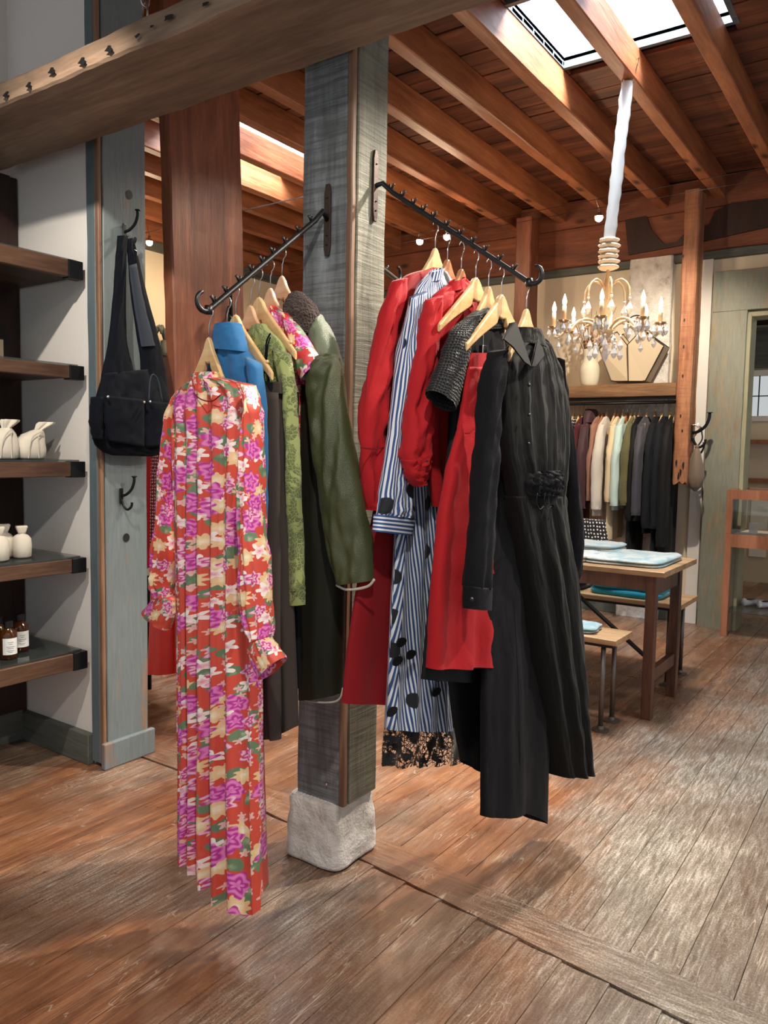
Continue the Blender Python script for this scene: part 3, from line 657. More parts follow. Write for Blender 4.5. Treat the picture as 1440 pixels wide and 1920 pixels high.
#__PART2__
# ------------------------------------------------------------------ cloth surfaces
def crom(P, t):
    """Catmull-Rom through list of Vectors, t in 0..len-1"""
    i = min(int(t), len(P)-2); f = t-i
    p0, p1, p2, p3 = P[max(i-1, 0)], P[i], P[i+1], P[min(i+2, len(P)-1)]
    return .5*((2*p1)+(p2-p0)*f+(2*p0-5*p1+4*p2-p3)*f*f+(3*p1-p0-3*p2+p3)*f**3)
def cloth(mb, st, nrm, d, folds=(), crease=0., cs=6., seed=0, nc=64, seg=7, hem=None, cap0=True, cap1=False, edge=.004, gather=None):
    """st: list of (L, R[, d]) world points; closed elliptic tube between them. folds: (count, amp_top, amp_bottom, phase)"""
    L = [Vector(s[0]) for s in st]; R_ = [Vector(s[1]) for s in st]; D = [s[2] if len(s) > 2 else d for s in st]
    wm_ = sum((Vector(r_)-Vector(l_)).length for l_, r_ in zip(L, R_))/len(st)*.55+max((Vector(r_)-Vector(l_)).length for l_, r_ in zip(L, R_))*.45; dm_ = sum(D)/len(D); arc = [0.]
    for j in range(nc):
        th = 2*PI*(j+.5)/nc; arc.append(arc[-1]+math.hypot(wm_/2*math.sin(th), dm_*math.cos(th))*2*PI/nc)
    n = Vector(nrm).normalized(); T = (len(st)-1)*seg; rings = []; uvr = []; vlen = 0; prev = None
    for i in range(T+1):
        t = i/seg if i < T else len(st)-1-1e-6
        a, b = crom(L, t), crom(R_, t); k = min(int(t), len(D)-2); dd = D[k]+(D[k+1]-D[k])*(t-k); tt = i/T
        mid = (a+b)/2
        if prev is not None: vlen += (mid-prev).length
        prev = mid; w = (b-a).length; ring = []; uu = []
        ax = (b-a); down = Vector((0, 0, -1))
        for j in range(nc):
            th = 2*PI*j/nc; c = (1-math.cos(th))/2; sn = math.sin(th)
            env = abs(sn)**.5; off = dd*(abs(sn)**.8)*(1 if sn > 0 else -1)
            fo = 0
            for (cnt, a0, a1, ph) in folds:
                wob = .35*math.sin(2.3*tt+ph)+.25*noise.noise(Vector((c*3, tt*2.5, seed+ph)))*2
                s_ = math.sin(2*PI*cnt*c+ph+wob+(1.7 if sn < 0 else 0)); fo += (a0+(a1-a0)*tt)*(s_*(1-.25*abs(s_)))
            if crease: fo += crease*(noise.noise(Vector((c*cs*w*4, tt*cs*1.3+c*3, seed+(5 if sn < 0 else 0))))+.5*noise.noise(Vector((c*cs*w*9+tt*4, tt*cs*3, seed+3))))
            p = a.lerp(b, c)+n*(off+fo*env)
            if edge: p += ax.normalized()*edge*noise.noise(Vector((tt*7+seed, j*.1, 2)))*(1-env*.5) if w > 1e-4 else Vector()
            if hem and i == T or (hem and i > T-seg):
                f = 1 if i >= T else (i-(T-seg))/seg
                p += down*(-hem(c, sn))*f
            ring.append(p); uu.append((arc[j]-arc[nc//4], -vlen))
        uu.append((arc[nc]-arc[nc//4], -vlen))
        rings.append(ring); uvr.append(uu)
    mb.loops(rings, cap0, cap1, uvr); return mb
def trace(px, ax, v, dn, d, off=0.):
    """photo-traced outline stations (xl, yl, xr, yr[, d]) placed on the plane axis=v, narrowed for the cloth's own depth"""
    out = []
    for s in px:
        dd = s[4] if len(s) > 4 else d
        a, b = on(s[0], s[1], ax, v+off*dn), on(s[2], s[3], ax, v+off*dn)
        wpx = math.hypot(s[2]-s[0], s[3]-s[1]); m = (a+b)/2; dist = (m-Vector((0, 0, CH))).dot(Vector(FW))
        vd = Vector((m.x, m.y, 0)).normalized(); g = abs(vd.x) if ax == 1 else abs(vd.y)
        dp = min(dd*g/dist*FPX, wpx*.46); k = math.sqrt(max(.1, 1-(2*dp/max(wpx, 1))**2))
        dd = min(dd, dp*dist/FPX/max(g, .05)+.002)
        out.append((m+(a-m)*k, m+(b-m)*k, dd))
    return out
class Garment:
    def __init__(s, name, label, cat, ax, v, x, y, group=None):
        s.ax, s.v = ax, v; s.dn = -1 if ax == 1 else 1; s.n = (0, -1, 0) if ax == 1 else (1, 0, 0)
        s.t = thing(name, on(x, y, ax, v), label, cat, group)
    def part(s, name, mat, px, d=.04, off=0., label=None, sub=None, solid=0., **k):
        o = cloth(MB(), trace(px, s.ax, s.v, s.dn, d, off), s.n, d, **k).build(name, mat, sub or s.t, smooth=True)
        if label: o['label'] = label
        return o
    def line(s, name, mat, pts, r, off=0., sub=None, n=8):
        P = [on(x, y, s.ax, s.v+off*s.dn) for x, y in pts]
        C = [crom(P, i/4) for i in range((len(P)-1)*4)]+[P[-1]] if len(P) > 2 else P
        return MB().tube(C, r, n).build(name, mat, sub or s.t, smooth=True)
    def dot(s, name, mat, x, y, r, off):
        return MB().sphere(on(x, y, s.ax, s.v+off*s.dn), r, 10).build(name, mat, s.t, smooth=True)
# ------------------------------------------------------------------ rails on the pillar
def rail(label, plate_c, out_dir, A, B, pegs, plate_h=.23):
    A, B, plate_c, out_dir = Vector(A), Vector(B), Vector(plate_c), Vector(out_dir)
    t = thing('clothes_rail', plate_c, label, 'clothes rail', 'sloping iron rails on the grey pillar')
    side = out_dir.cross(Vector((0, 0, 1)))
    c = plate_c+out_dir*.004
    pl = MB()
    rings = []
    for i in range(9):
        z = -plate_h/2+plate_h*i/8; w = .013*(.55 if i in (0, 8) else 1); th = .004
        rings.append([c+Vector((0, 0, z))+side*w+out_dir*th, c+Vector((0, 0, z))-side*w+out_dir*th, c+Vector((0, 0, z))-side*w-out_dir*th, c+Vector((0, 0, z))+side*w-out_dir*th])
    pl.loops(rings).build('mounting_plate', 'ironbrown', t, bevel=.0015)
    for z in (-.08, -.05, .07): MB().sphere(c+Vector((0, 0, z))+out_dir*.004, .004, 8, .6).build('screw', 'iron', t)
    D = (B-A).normalized(); L = (B-A).length
    pts = [plate_c+out_dir*.004, A+out_dir*.012]+[A+D*L*i/10 for i in range(1, 11)]
    # curled end
    up = (Vector((0, 0, 1))-D*D.z).normalized(); cc = B+up*.026
    curl = [cc-up*.026*math.cos(a)+D*.026*math.sin(a) for a in (k*PI*1.15/10 for k in range(1, 11))]
    MB().tube(pts+curl, [.0085]*len(pts)+[.0085-.0035*(k/10) for k in range(1, 11)], 12).build('bar', 'iron', t, smooth=True)
    MB().lathe(B+D*.0-up*.0, [(.001, -.012), (.011, -.012), (.011, .012), (.001, .012)], 10).build('end_knob', 'iron', t, smooth=True)
    for f in pegs:
        q = A+D*L*f+up*.006
        m = MB(); m.tube([q, q+up*.012, q+up*.02], [.004, .0035, .0048], 8)
        m.tube([q-D*.006+side*.0, q-D*.014+up*.010], .003, 6)
        m.build('peg', 'iron', t, smooth=True)
    return t
LA, LB = (-1.66, 2.04, 2.222), (-1.66, 1.535, 1.83)
RA, RB = (-1.55, 2.19, 2.335), (-1.0, 2.19, 1.955)
rail('sloping iron clothes rail running down towards the floral dress at the left of the pillar', (-1.66, 2.058, 2.20), (0, -1, 0), LA, LB, [.13, .25, .37, .48, .57, .66, .76, .86, .95])
rail('sloping iron clothes rail right of the pillar, its curled end above the black dress', (-1.561, 2.175, 2.325), (1, 0, 0), RA, RB, [.08, .16, .24, .31, .38, .47, .56, .64, .72, .81, .9])
rail('short dark clothes rail just visible behind the right edge of the pillar', (-1.66, 2.24, 2.12), (0, 1, 0), (-1.64, 2.26, 2.12), on(747, 527, 1, 2.62), [.3, .6])
# ------------------------------------------------------------------ hangers
def hanger_outline(w=.21, drop=.17):
    top, bot = [], []
    for i in range(21):
        x = w*i/20; u = i/20
        zt = -(u**.92)*drop; hb = .046*(1-u)**1.6+.030*(1-.25*u)
        if u < .16: zt = -drop*(u**.92)*(u/.16)**.8
        top.append((x, zt)); bot.append((x, zt-hb if u > .12 else -.075+.04*u))
    bot = [(x, min(z, -.055-.0) if x < .02 else z) for x, z in bot]
    return top, bot
def make_hanger(name, mat, label, cat='hanger', group=None, simple=False, w=.175, drop=.175, clips=False, bar=False):
    t = thing(name, (0, 0, 0), label, cat, group)
    T, B = hanger_outline(w, drop); th = .0075
    for sg in (-1, 1):
        rings = []
        for (x, z), (x2, z2) in zip(T, B):
            y = th*(1 if x < w*.96 else .6)
            bow = -.012*(x/w)**2
            rings.append([Vector((sg*x, y+bow, z-.004)), Vector((sg*x, y*.6+bow, z)), Vector((sg*x, -y*.6+bow, z)), Vector((sg*x, -y+bow, z-.004)), Vector((sg*x, -y+bow, z2+.004)), Vector((sg*x, -y*.6+bow, z2)), Vector((sg*x, y*.6+bow, z2)), Vector((sg*x, y+bow, z2+.004))])
        if sg > 0: rings = [r_[::-1] for r_ in rings]
        MB().loops(rings).build('arm', mat, t, bevel=0 if simple else .0015)
    if bar: MB().tube([(-w*.86, -.008, -.145), (w*.86, -.008, -.145)], .005, 8).build('trouser_bar', mat, t, smooth=True)
    hk = [(0, 0, -.01), (0, 0, .034), (.004, 0, .042)]+[(.0+.0155*math.cos(a), 0, .066+.0165*math.sin(a)) for a in (-1.2+k*.38 for k in range(12))]
    MB().tube(hk, .0017, 6).build('hook', 'wire', t, smooth=True)
    if clips:
        for sx in (-.11, .11): MB().tube([(sx, 0, -.09), (sx, 0, -.17)], .0015, 6).build('clip_wire', 'wire', t); 
        for sx in (-.11, .11): MB().box((sx-.012, -.008, -.2), (sx+.012, .008, -.165)).build('clip', 'wire', t, bevel=.003)
    return t
def place(t, loc, rz): t.location = loc; t.rotation_euler = (0, 0, rz); return t
def copy_tree(o, parent=None):
    c = o.copy(); COL.objects.link(c)
    if parent is not None: c.parent = parent
    for ch in list(o.children): copy_tree(ch, c)
    return c
def hang(neck_px, ax, v, name='wooden_hanger', mat='hanger', label='', rz=0., w=.125, **k):
    t = make_hanger(name, mat, label, group=k.pop('group', 'wooden hangers on the pillar rails'), w=w, **k)
    return place(t, on(*neck_px, ax, v), rz)
LY = [1.563, 1.618, 1.656, 1.71, 1.748, 1.802, 1.849]
RX = [-1.334, -1.275, -1.224, -1.175, -1.13, -1.088, -1.009]
hang((392, 632), 1, LY[0], mat='hanger', w=.10, label='pale wooden hanger at the neck of the coral floral dress')
hang((426, 612), 1, LY[1], mat='hanger_pink', label='wooden hanger inside the collar of the blue coat')
hang((442, 590), 1, LY[2], mat='hanger', label='bare-armed yellow wooden hanger between the blue coat and the green lace top', rz=-.1, w=.175, bar=True)
hang((470, 572), 1, LY[3], mat='hanger_pink', label='wooden hanger holding the green lace top')
hang((486, 557), 1, LY[4], mat='hanger', label='bare-armed yellow wooden hanger between the green lace top and the short-sleeved floral top', rz=-.1, w=.175, bar=True)
hang((507, 540), 1, LY[5], mat='hanger_pink', label='pinkish wooden hanger holding the short-sleeved floral top')
hang((529, 517), 1, LY[6], mat='hanger_pink', label='wooden hanger in the fleece collar of the olive coat')
hang((816, 465), 0, RX[0], mat='hanger', label='wooden hanger holding the long red dress beside the pillar', rz=PI/2, w=.14, drop=.15)
hang((839, 486), 0, RX[1], mat='hanger_red', label='reddish wooden hanger holding the striped shirt dress', rz=PI/2, w=.14, drop=.15)
hang((865, 504), 0, RX[2], mat='hanger_red', label='reddish wooden hanger holding the red blouse in front of the stripes', rz=PI/2, w=.14, drop=.15)
hang((892, 520), 0, RX[3], mat='hanger', label='bare-armed pale wooden hanger sticking out over the black seersucker shoulder', rz=PI/2, w=.235)
hang((916, 537), 0, RX[4], mat='hanger', label='pale wooden hanger holding the black seersucker dress', rz=PI/2, w=.14, drop=.15)
hang((940, 552), 0, RX[5], mat='hanger', label='bare-armed pale wooden clip hanger holding the red skirt', rz=PI/2, w=.235, clips=True)
hang((987, 579), 0, RX[6]+.005, mat='hanger', label='pale wooden hanger in the collar of the black button-up dress', rz=PI/2, w=.14, drop=.15)
# ------------------------------------------------------------------ garments, left rail (front to back)
G = Garment('floral_dress', 'long coral dress with pink and cream flower print, high neck and cuffed sleeves', 'dress', 1, LY[0], 415, 1640)
def hem_floral(c, s): return .012*math.sin(c*2*PI*4)+(.05*(c > .42)+.03*(c > .8) if s >= 0 else 0)*-.6
G.part('body', 'floral', [(368, 716, 416, 706, .04), (352, 722, 440, 710, .05), (332, 742, 468, 722, .05), (322, 770, 482, 748, .05), (325, 810, 484, 790, .055), (328, 900, 488, 900, .06), (333, 1050, 488, 1050, .065), (337, 1200, 489, 1200, .07), (339, 1330, 490, 1340, .07), (341, 1460, 492, 1500, .075), (343, 1575, 496, 1680, .08)],
       d=.06, folds=[(6, .006, .026, .4), (13, .004, .010, 2.)], crease=.006, seed=2, nc=128, seg=12, hem=hem_floral)
s1 = G.part('sleeve', 'floral', [(334, 728, 360, 740), (316, 775, 350, 800), (303, 900, 338, 930), (290, 1010, 334, 1040), (283, 1070, 330, 1090), (293, 1108, 330, 1126)], d=.045, off=.0, folds=[(4, .002, .007, 1.)], crease=.012, seed=5, seg=10)
G.part('cuff', 'floral', [(300, 1104, 330, 1128, .02), (284, 1124, 330, 1152, .03), (268, 1144, 318, 1184, .03)], d=.03, folds=[(7, .006, .001, 1.)], crease=.004, seed=6, sub=s1)
s2 = G.part('sleeve', 'floral', [(446, 712, 476, 728), (458, 752, 489, 765), (456, 790, 491, 800), (450, 900, 495, 900), (446, 1000, 500, 1000), (448, 1090, 507, 1090), (456, 1160, 512, 1155), (474, 1206, 508, 1190)], d=.05, off=.055, folds=[(4, .002, .008, 2.)], crease=.012, seed=8, seg=10)
G.part('cuff', 'floral', [(480, 1208, 506, 1190, .03), (470, 1232, 518, 1206, .035), (488, 1277, 535, 1230, .035)], d=.03, off=.06, folds=[(6, .005, .001, 0.)], crease=.003, seed=9, sub=s2)
G.part('collar', 'floral', [(360, 706, 420, 696, .045), (362, 722, 420, 714, .048), (368, 744, 414, 738, .045)], d=.045, off=.01, folds=[(5, .002, .002, 0.)], seed=3, cap0=False)
G.line('collar_seam', 'darkred', [(367, 742), (380, 750), (398, 752), (414, 740)], .0018, .066)
G = Garment('blue_coat', 'plain blue wool coat with a stand collar behind the floral dress', 'coat', 1, LY[1], 440, 1040)
G.part('body', 'blue', [(405, 636, 450, 628, .03), (400, 652, 466, 656, .035), (392, 690, 486, 686, .04), (388, 740, 496, 735, .042), (384, 900, 499, 900), (384, 1050, 500, 1050)], d=.04, folds=[(3, .002, .008, 0.)], crease=.006, seed=11)
G.part('collar', 'blue', [(404, 612, 452, 604, .036), (400, 628, 458, 624, .04), (396, 655, 466, 660, .04)], d=.035, off=.012, cap0=False, crease=.004, seed=12)
G.part('sleeve', 'blue', [(462, 668, 490, 690), (470, 760, 500, 765), (474, 900, 502, 900), (476, 1010, 500, 1012)], d=.026, off=.03, crease=.006, seed=13)
G = Garment('black_trousers', 'black trousers, only a thin strip showing between floral dress and brown trousers', 'trousers', 1, LY[1]+.03, 480, 1350)
G.part('leg', 'blackdress', [(450, 760, 500, 750), (450, 1000, 500, 1000), (455, 1352, 500, 1350)], d=.02, folds=[(2, .002, .004, 0.)], seed=14)
G = Garment('brown_trousers', 'dark brown trousers hanging from a bare hanger behind the floral dress', 'trousers', 1, LY[2]+.01, 510, 1380)
G.part('waistband', 'brown', [(455, 722, 531, 716), (455, 742, 532, 738)], d=.02, seed=15)
G.part('leg', 'brown', [(450, 738, 522, 736), (450, 900, 524, 900), (454, 1100, 525, 1100), (494, 1383, 526, 1387)], d=.018, off=.025, folds=[(1.5, .002, .006, 0.)], crease=.004, seed=16)
G.part('leg', 'brown', [(480, 738, 531, 736), (490, 900, 536, 900), (505, 1100, 548, 1100), (518, 1380, 559, 1360)], d=.018, off=-.012, folds=[(1.5, .002, .006, 1.)], crease=.004, seed=17)
G.line('hanging_loop', 'navy', [(505, 716), (500, 680), (502, 648), (507, 632)], .002, .0)
G = Garment('green_lace_top', 'olive-green lace long-sleeved top behind the brown trousers', 'top', 1, LY[3], 510, 1000)
G.part('body', 'green_lace', [(474, 612, 498, 606, .02), (466, 626, 512, 622, .03), (460, 662, 538, 656, .03), (455, 720, 550, 720), (455, 900, 552, 900), (455, 1020, 552, 1020)], d=.03, folds=[(3, .002, .006, 0.)], crease=.008, seed=18)
s = G.part('sleeve', 'green_lace', [(512, 650, 546, 668), (528, 740, 556, 742), (536, 850, 562, 850), (540, 1000, 568, 1000), (542, 1106, 572, 1106)], d=.024, off=.02, crease=.009, seed=19)
G.part('cuff', 'green_lace', [(540, 1104, 572, 1104), (541, 1134, 572, 1134)], d=.02, off=.02, sub=s)
G.line('strap', 'navy', [(507, 625), (500, 640), (498, 665), (496, 700)], .0025, .045)
G = Garment('dark_trousers', 'near-black trousers in the gap between the green lace top and the olive coat', 'trousers', 1, LY[4]+.01, 540, 1300)
G.part('leg', 'blackdress', [(490, 740, 560, 735), (500, 1000, 562, 1000), (520, 1290, 566, 1290)], d=.018, folds=[(2, .002, .005, 0.)], seed=20)
G = Garment('floral_blouse', 'short-sleeved pink and red floral top on the left rail, in front of the olive coat', 'top', 1, LY[5], 555, 850)
G.part('body', 'floral2', [(506, 578, 524, 572, .02), (505, 600, 548, 592, .03), (505, 640, 575, 640, .035), (505, 720, 566, 720, .035), (510, 860, 562, 860)], d=.03, folds=[(3, .002, .006, 0.)], crease=.006, seed=21)
G.part('sleeve', 'floral2', [(528, 590, 545, 585, .02), (540, 640, 572, 622, .03), (556, 690, 592, 655, .034), (568, 724, 604, 680, .034)], d=.03, off=.02, crease=.004, seed=22)
G = Garment('olive_coat', 'olive satin coat with brown fleece collar and cream piping, innermost on the left rail', 'coat', 1, LY[6]+.03, 600, 1310)
G.part('body', 'olivedark', [(550, 612, 600, 600, .04), (545, 640, 622, 634, .055), (548, 720, 640, 720, .06), (555, 900, 646, 900, .06), (560, 1100, 648, 1100, .06), (563, 1308, 643, 1300, .06)], d=.06, folds=[(2, .002, .006, 0.)], crease=.006, seed=23)
G.part('shoulder', 'sage', [(588, 590, 604, 588, .03), (578, 620, 624, 620, .045), (574, 670, 640, 668, .05), (572, 705, 645, 700, .05)], d=.05, off=.018, crease=.008, seed=24)
s = G.part('sleeve', 'olive', [(596, 672, 628, 662, .02), (582, 690, 638, 674, .042), (576, 740, 648, 730, .05), (586, 830, 662, 820, .05), (598, 920, 680, 910, .05), (612, 1010, 694, 1005, .05), (630, 1096, 702, 1088, .045)], d=.05, off=.075, crease=.02, cs=5, seed=25, seg=10)
G.line('cuff_piping', 'white_trim', [(631, 1097), (648, 1105), (672, 1104), (692, 1098), (702, 1086)], .004, .105, sub=s)
G.line('hem_piping', 'white_trim', [(563, 1300), (572, 1312), (600, 1317), (626, 1316), (638, 1308), (643, 1290)], .003, .045)
G.part('collar', 'fleece', [(545, 552, 566, 545, .02), (534, 572, 590, 566, .045), (534, 596, 600, 586, .055), (545, 622, 598, 604, .05), (560, 650, 590, 622, .03)], d=.04, off=.045, crease=.012, seed=26)
# ------------------------------------------------------------------ garments, right rail
G = Garment('red_dress', 'long red dress with long sleeves hanging closest to the pillar on the right rail', 'dress', 0, RX[0], 700, 1317)
G.part('body', 'darkred', [(790, 508, 812, 500, .015), (758, 518, 835, 508, .025), (738, 548, 850, 545, .03), (722, 640, 850, 650, .03), (712, 800, 850, 800, .03), (700, 950, 840, 950, .035), (672, 1080, 830, 1080, .035), (652, 1200, 820, 1200, .035), (640, 1318, 810, 1318, .035)], d=.03, folds=[(3, .002, .008, 0.)], crease=.004, seed=31)
G.part('sleeve', 'red', [(736, 528, 764, 520, .02), (712, 590, 752, 600, .03), (692, 680, 738, 690, .03), (678, 760, 728, 770, .03), (674, 850, 722, 860, .03), (680, 930, 716, 935, .028), (684, 956, 708, 958, .026)], d=.03, off=.02, crease=.016, seed=32, seg=9, folds=[(2, .002, .005, 0.)])
G.line('sleeve_seam', 'darkred', [(676, 839), (700, 842), (722, 838)], .0018, .052)
G = Garment('lace_slip', 'black lace slip dress whose see-through hem shows under the striped dress', 'dress', 0, RX[0]+.025, 790, 1437)
G.part('body', 'blackdress', [(800, 560, 830, 555, .015), (770, 700, 850, 700), (750, 1000, 860, 1000), (730, 1200, 870, 1200), (722, 1365, 885, 1365)], d=.02, folds=[(4, .001, .006, 0.)], seed=33)
G.part('lace_hem', 'black_lace', [(720, 1362, 885, 1362, .025), (716, 1400, 886, 1395, .03), (714, 1437, 872, 1428, .032)], d=.03, folds=[(5, .006, .014, 0.)], seed=33, nc=96, cap0=False, hem=lambda c, s: .008*math.sin(c*2*PI*5), label='see-through black lace hem')
G = Garment('striped_dress', 'blue and white striped shirt dress with black spots and leaves', 'dress', 0, RX[1], 780, 1368)
G.part('body', 'stripe_body', [(806, 512, 832, 502, .012), (778, 545, 850, 535, .025), (768, 600, 855, 600, .03), (758, 800, 860, 800, .03), (742, 1000, 850, 1000, .03), (730, 1200, 845, 1200, .03), (722, 1367, 846, 1370, .032)], d=.03, folds=[(4, .002, .012, .6)], crease=.006, seed=34, nc=96, seg=9)
s = G.part('sleeve', 'stripe', [(768, 560, 800, 545, .02), (752, 630, 786, 635, .026), (735, 740, 778, 745, .03), (722, 850, 774, 855, .03), (708, 940, 776, 945, .032), (704, 966, 774, 972, .03)], d=.03, off=.022, crease=.012, folds=[(3, .001, .006, 0.)], seed=35, seg=9)
G.part('cuff', 'stripe_cuff', [(701, 964, 778, 972, .026), (699, 996, 771, 1005, .026)], d=.026, off=.024, sub=s)
G.part('collar', 'stripe', [(806, 512, 832, 500, .02), (800, 530, 828, 522, .022)], d=.02, off=.01, cap0=False)
for (x, y) in ((745, 1240), (770, 1228), (735, 1335), (818, 1298), (828, 1230), (752, 1205)):
    q = on(x, y, 0, RX[1]+.052); m = MB(); pts = [q+Vector((0, math.cos(a)*.026*(1+.2*math.cos(a)), math.sin(a)*.014)) for a in (k*PI/7 for k in range(14))]
    m.add(pts+[p_-Vector((.004, 0, 0)) for p_ in pts], [tuple(range(14))]+[(i, (i+1) % 14, (i+1) % 14+14, i+14) for i in range(14)]).build('leaf_applique', 'blackdress', G.t)
G = Garment('red_blouse', 'red blouse with gathered buttoned cuffs hanging between the stripes and the black dress', 'blouse', 0, RX[2], 850, 940)
G.part('body', 'red', [(850, 530, 874, 522, .012), (822, 545, 890, 540, .022), (806, 575, 900, 575, .03), (800, 700, 900, 700, .03), (800, 830, 900, 830, .03), (810, 950, 900, 950, .03)], d=.03, folds=[(5, .004, .008, 0.)], crease=.008, seed=36, seg=9)
G.part('collar', 'red', [(842, 530, 872, 518, .02), (838, 548, 868, 540, .022)], d=.02, off=.01, cap0=False)
s = G.part('sleeve', 'red', [(796, 566, 830, 552, .02), (784, 620, 822, 630, .03), (768, 710, 816, 720, .032), (758, 790, 812, 800, .034), (752, 850, 808, 850, .034), (756, 880, 804, 872, .03)], d=.03, off=.024, crease=.018, folds=[(3, .001, .004, 0.)], seed=37, seg=9)
G.part('cuff', 'red', [(754, 864, 806, 850, .03), (760, 896, 804, 880, .03), (772, 916, 798, 904, .024)], d=.03, off=.028, crease=.012, cs=12, sub=s, seed=38)
G.dot('button', 'black', 800, 866, .005, .062)
G = Garment('long_black_dress', 'long plain black dress mostly hidden between the seersucker dress and the red skirt', 'dress', 0, RX[3], 870, 1440)
G.part('body', 'blackdress', [(870, 600, 900, 596, .015), (850, 640, 920, 640, .02), (840, 800, 920, 800, .022), (836, 1000, 920, 1000, .022), (836, 1200, 930, 1200, .025), (845, 1330, 940, 1330, .025), (862, 1425, 950, 1470, .025)], d=.02, folds=[(3, .001, .008, 0.)], seed=39)
G = Garment('seersucker_dress', 'black short-sleeved dress with puckered seersucker sleeves, next to the red blouse', 'dress', 0, RX[4], 850, 1275)
G.part('body', 'blackdress', [(892, 582, 916, 574, .012), (868, 604, 940, 596, .022), (860, 660, 950, 650, .026), (848, 780, 950, 780, .03), (832, 900, 945, 900, .03), (806, 1100, 935, 1100, .03), (788, 1273, 930, 1280, .03)], d=.03, folds=[(3, .002, .008, 0.)], crease=.005, seed=40, seg=9)
G.part('sleeve', 'seersucker', [(872, 596, 902, 588, .02), (842, 622, 888, 632, .03), (822, 672, 872, 700, .034), (802, 728, 850, 776, .034)], d=.03, off=.022, crease=.008, seed=41, seg=10, label='puckered black sleeve')
G.part('neckline', 'seersucker', [(888, 590, 940, 582, .02), (880, 620, 950, 615, .024)], d=.02, off=.01, cap0=False)
G = Garment('red_skirt', 'flared red skirt hanging from clips in front of the seersucker dress', 'skirt', 0, RX[5], 850, 1250)
G.part('waistband', 'red', [(877, 662, 925, 662, .014), (876, 690, 925, 692, .014)], d=.014, off=.0, cap0=False)
G.part('upper_panel', 'red', [(875, 688, 926, 690, .016), (866, 750, 926, 750, .02), (856, 812, 926, 815, .024)], d=.02, crease=.006, seed=42)
G.part('flared_panel', 'red', [(857, 806, 926, 810, .022), (838, 880, 928, 880, .032), (822, 980, 930, 980, .034), (810, 1120, 930, 1120, .036), (803, 1254, 924, 1246, .038)], d=.034, folds=[(2.5, .002, .020, 2.2)], crease=.008, seed=43, seg=10)
G = Garment('black_cotton_dress', 'long black cotton underdress, its hem the lowest of the black garments', 'dress', 0, RX[5]+.03, 960, 1540)
G.part('body', 'blackcotton', [(930, 690, 1000, 680, .02), (925, 800, 1010, 800, .022), (918, 960, 1015, 960, .026), (908, 1100, 1020, 1100, .034), (903, 1250, 1024, 1250, .04), (901, 1400, 1027, 1400, .045), (901, 1530, 1024, 1543, .045)], d=.04, folds=[(2, .002, .016, 4.2)], crease=.008, seed=44, nc=96, seg=10, hem=lambda c, s: .03*math.sin(PI*c)**2)
G.line('side_seam', 'blackdress', [(962, 1110), (968, 1200), (974, 1350), (976, 1500)], .0012, .052)
G = Garment('black_button_dress', 'black velvety button-up dress with collar and ruffled waist, frontmost on the right rail', 'dress', 0, RX[6], 1040, 1440)
G.part('bodice', 'velvet', [(968, 640, 1010, 626, .03), (948, 655, 1030, 645, .042), (928, 685, 1050, 700, .055), (925, 760, 1062, 765, .06), (930, 840, 1064, 840, .06), (944, 900, 1060, 900, .055), (950, 945, 1054, 945, .05)], d=.055, folds=[(6, .003, .007, 0.), (11, .001, .003, 1.)], crease=.006, seed=45, nc=112, seg=10)
G.part('skirt', 'velvet', [(948, 930, 1056, 930, .05), (955, 1000, 1064, 1000, .06), (972, 1120, 1082, 1120, .07), (990, 1260, 1093, 1260, .075), (1004, 1370, 1099, 1360, .08), (1020, 1462, 1104, 1434, .08)], d=.07, folds=[(3.2, .010, .018, .8), (7, .003, .004, 2.)], crease=.008, seed=46, nc=112, seg=10)
s = G.part('sleeve', 'blackcotton', [(918, 664, 952, 652, .03), (903, 700, 944, 712, .034), (893, 790, 938, 800, .034), (885, 890, 934, 895, .034), (876, 1000, 928, 1000, .034), (870, 1100, 922, 1103, .032)], d=.034, off=.012, crease=.010, folds=[(2, .002, .006, 0.)], seed=47, seg=10, label='charcoal cotton sleeve')
G.part('cuff', 'blackcotton', [(868, 1098, 922, 1102, .032), (868, 1141, 921, 1143, .032)], d=.03, off=.014, sub=s)
G.dot('button', 'black', 884, 1124, .006, .05)
G.part('sleeve', 'blackcotton', [(1034, 662, 1050, 690, .03), (1042, 740, 1064, 750, .034), (1050, 820, 1073, 835, .034), (1056, 910, 1084, 925, .034), (1062, 985, 1092, 995, .034), (1068, 1040, 1088, 1060, .03), (1068, 1085, 1080, 1096, .024)], d=.034, off=-.02, crease=.008, seed=48, seg=10, label='charcoal cotton sleeve')
def collar_leaf(px, off0, nm):
    P = [on(x, y, 0, RX[6]+o) for (x, y, o) in px]; m = MB(); n_ = len(P)
    m.add(P+[p_-Vector((.005, 0, 0)) for p_ in P], [tuple(range(n_)), tuple(range(2*n_-1, n_-1, -1))]+[(i, (i+1) % n_, (i+1) % n_+n_, i+n_) for i in range(n_)]).build(nm, 'velvet', G.t, bevel=.001)
G.part('collar_stand', 'velvet', [(958, 612, 1012, 620, .036), (950, 640, 1026, 655, .042)], d=.036, off=.004, cap0=False, crease=.004)
collar_leaf([(958, 606, .02), (968, 604, .03), (985, 650, .06), (996, 686, .075), (984, 678, .075), (962, 650, .06), (946, 636, .045)], 0, 'collar_leaf')
collar_leaf([(1012, 618, .02), (1024, 640, .03), (1026, 660, .04), (1004, 686, .075), (998, 686, .075), (1004, 660, .065), (1008, 640, .05)], 0, 'collar_leaf')
for (x, y) in ((992, 722), (992, 778), (991, 832)): G.dot('button', 'black', x, y, .005, .068)
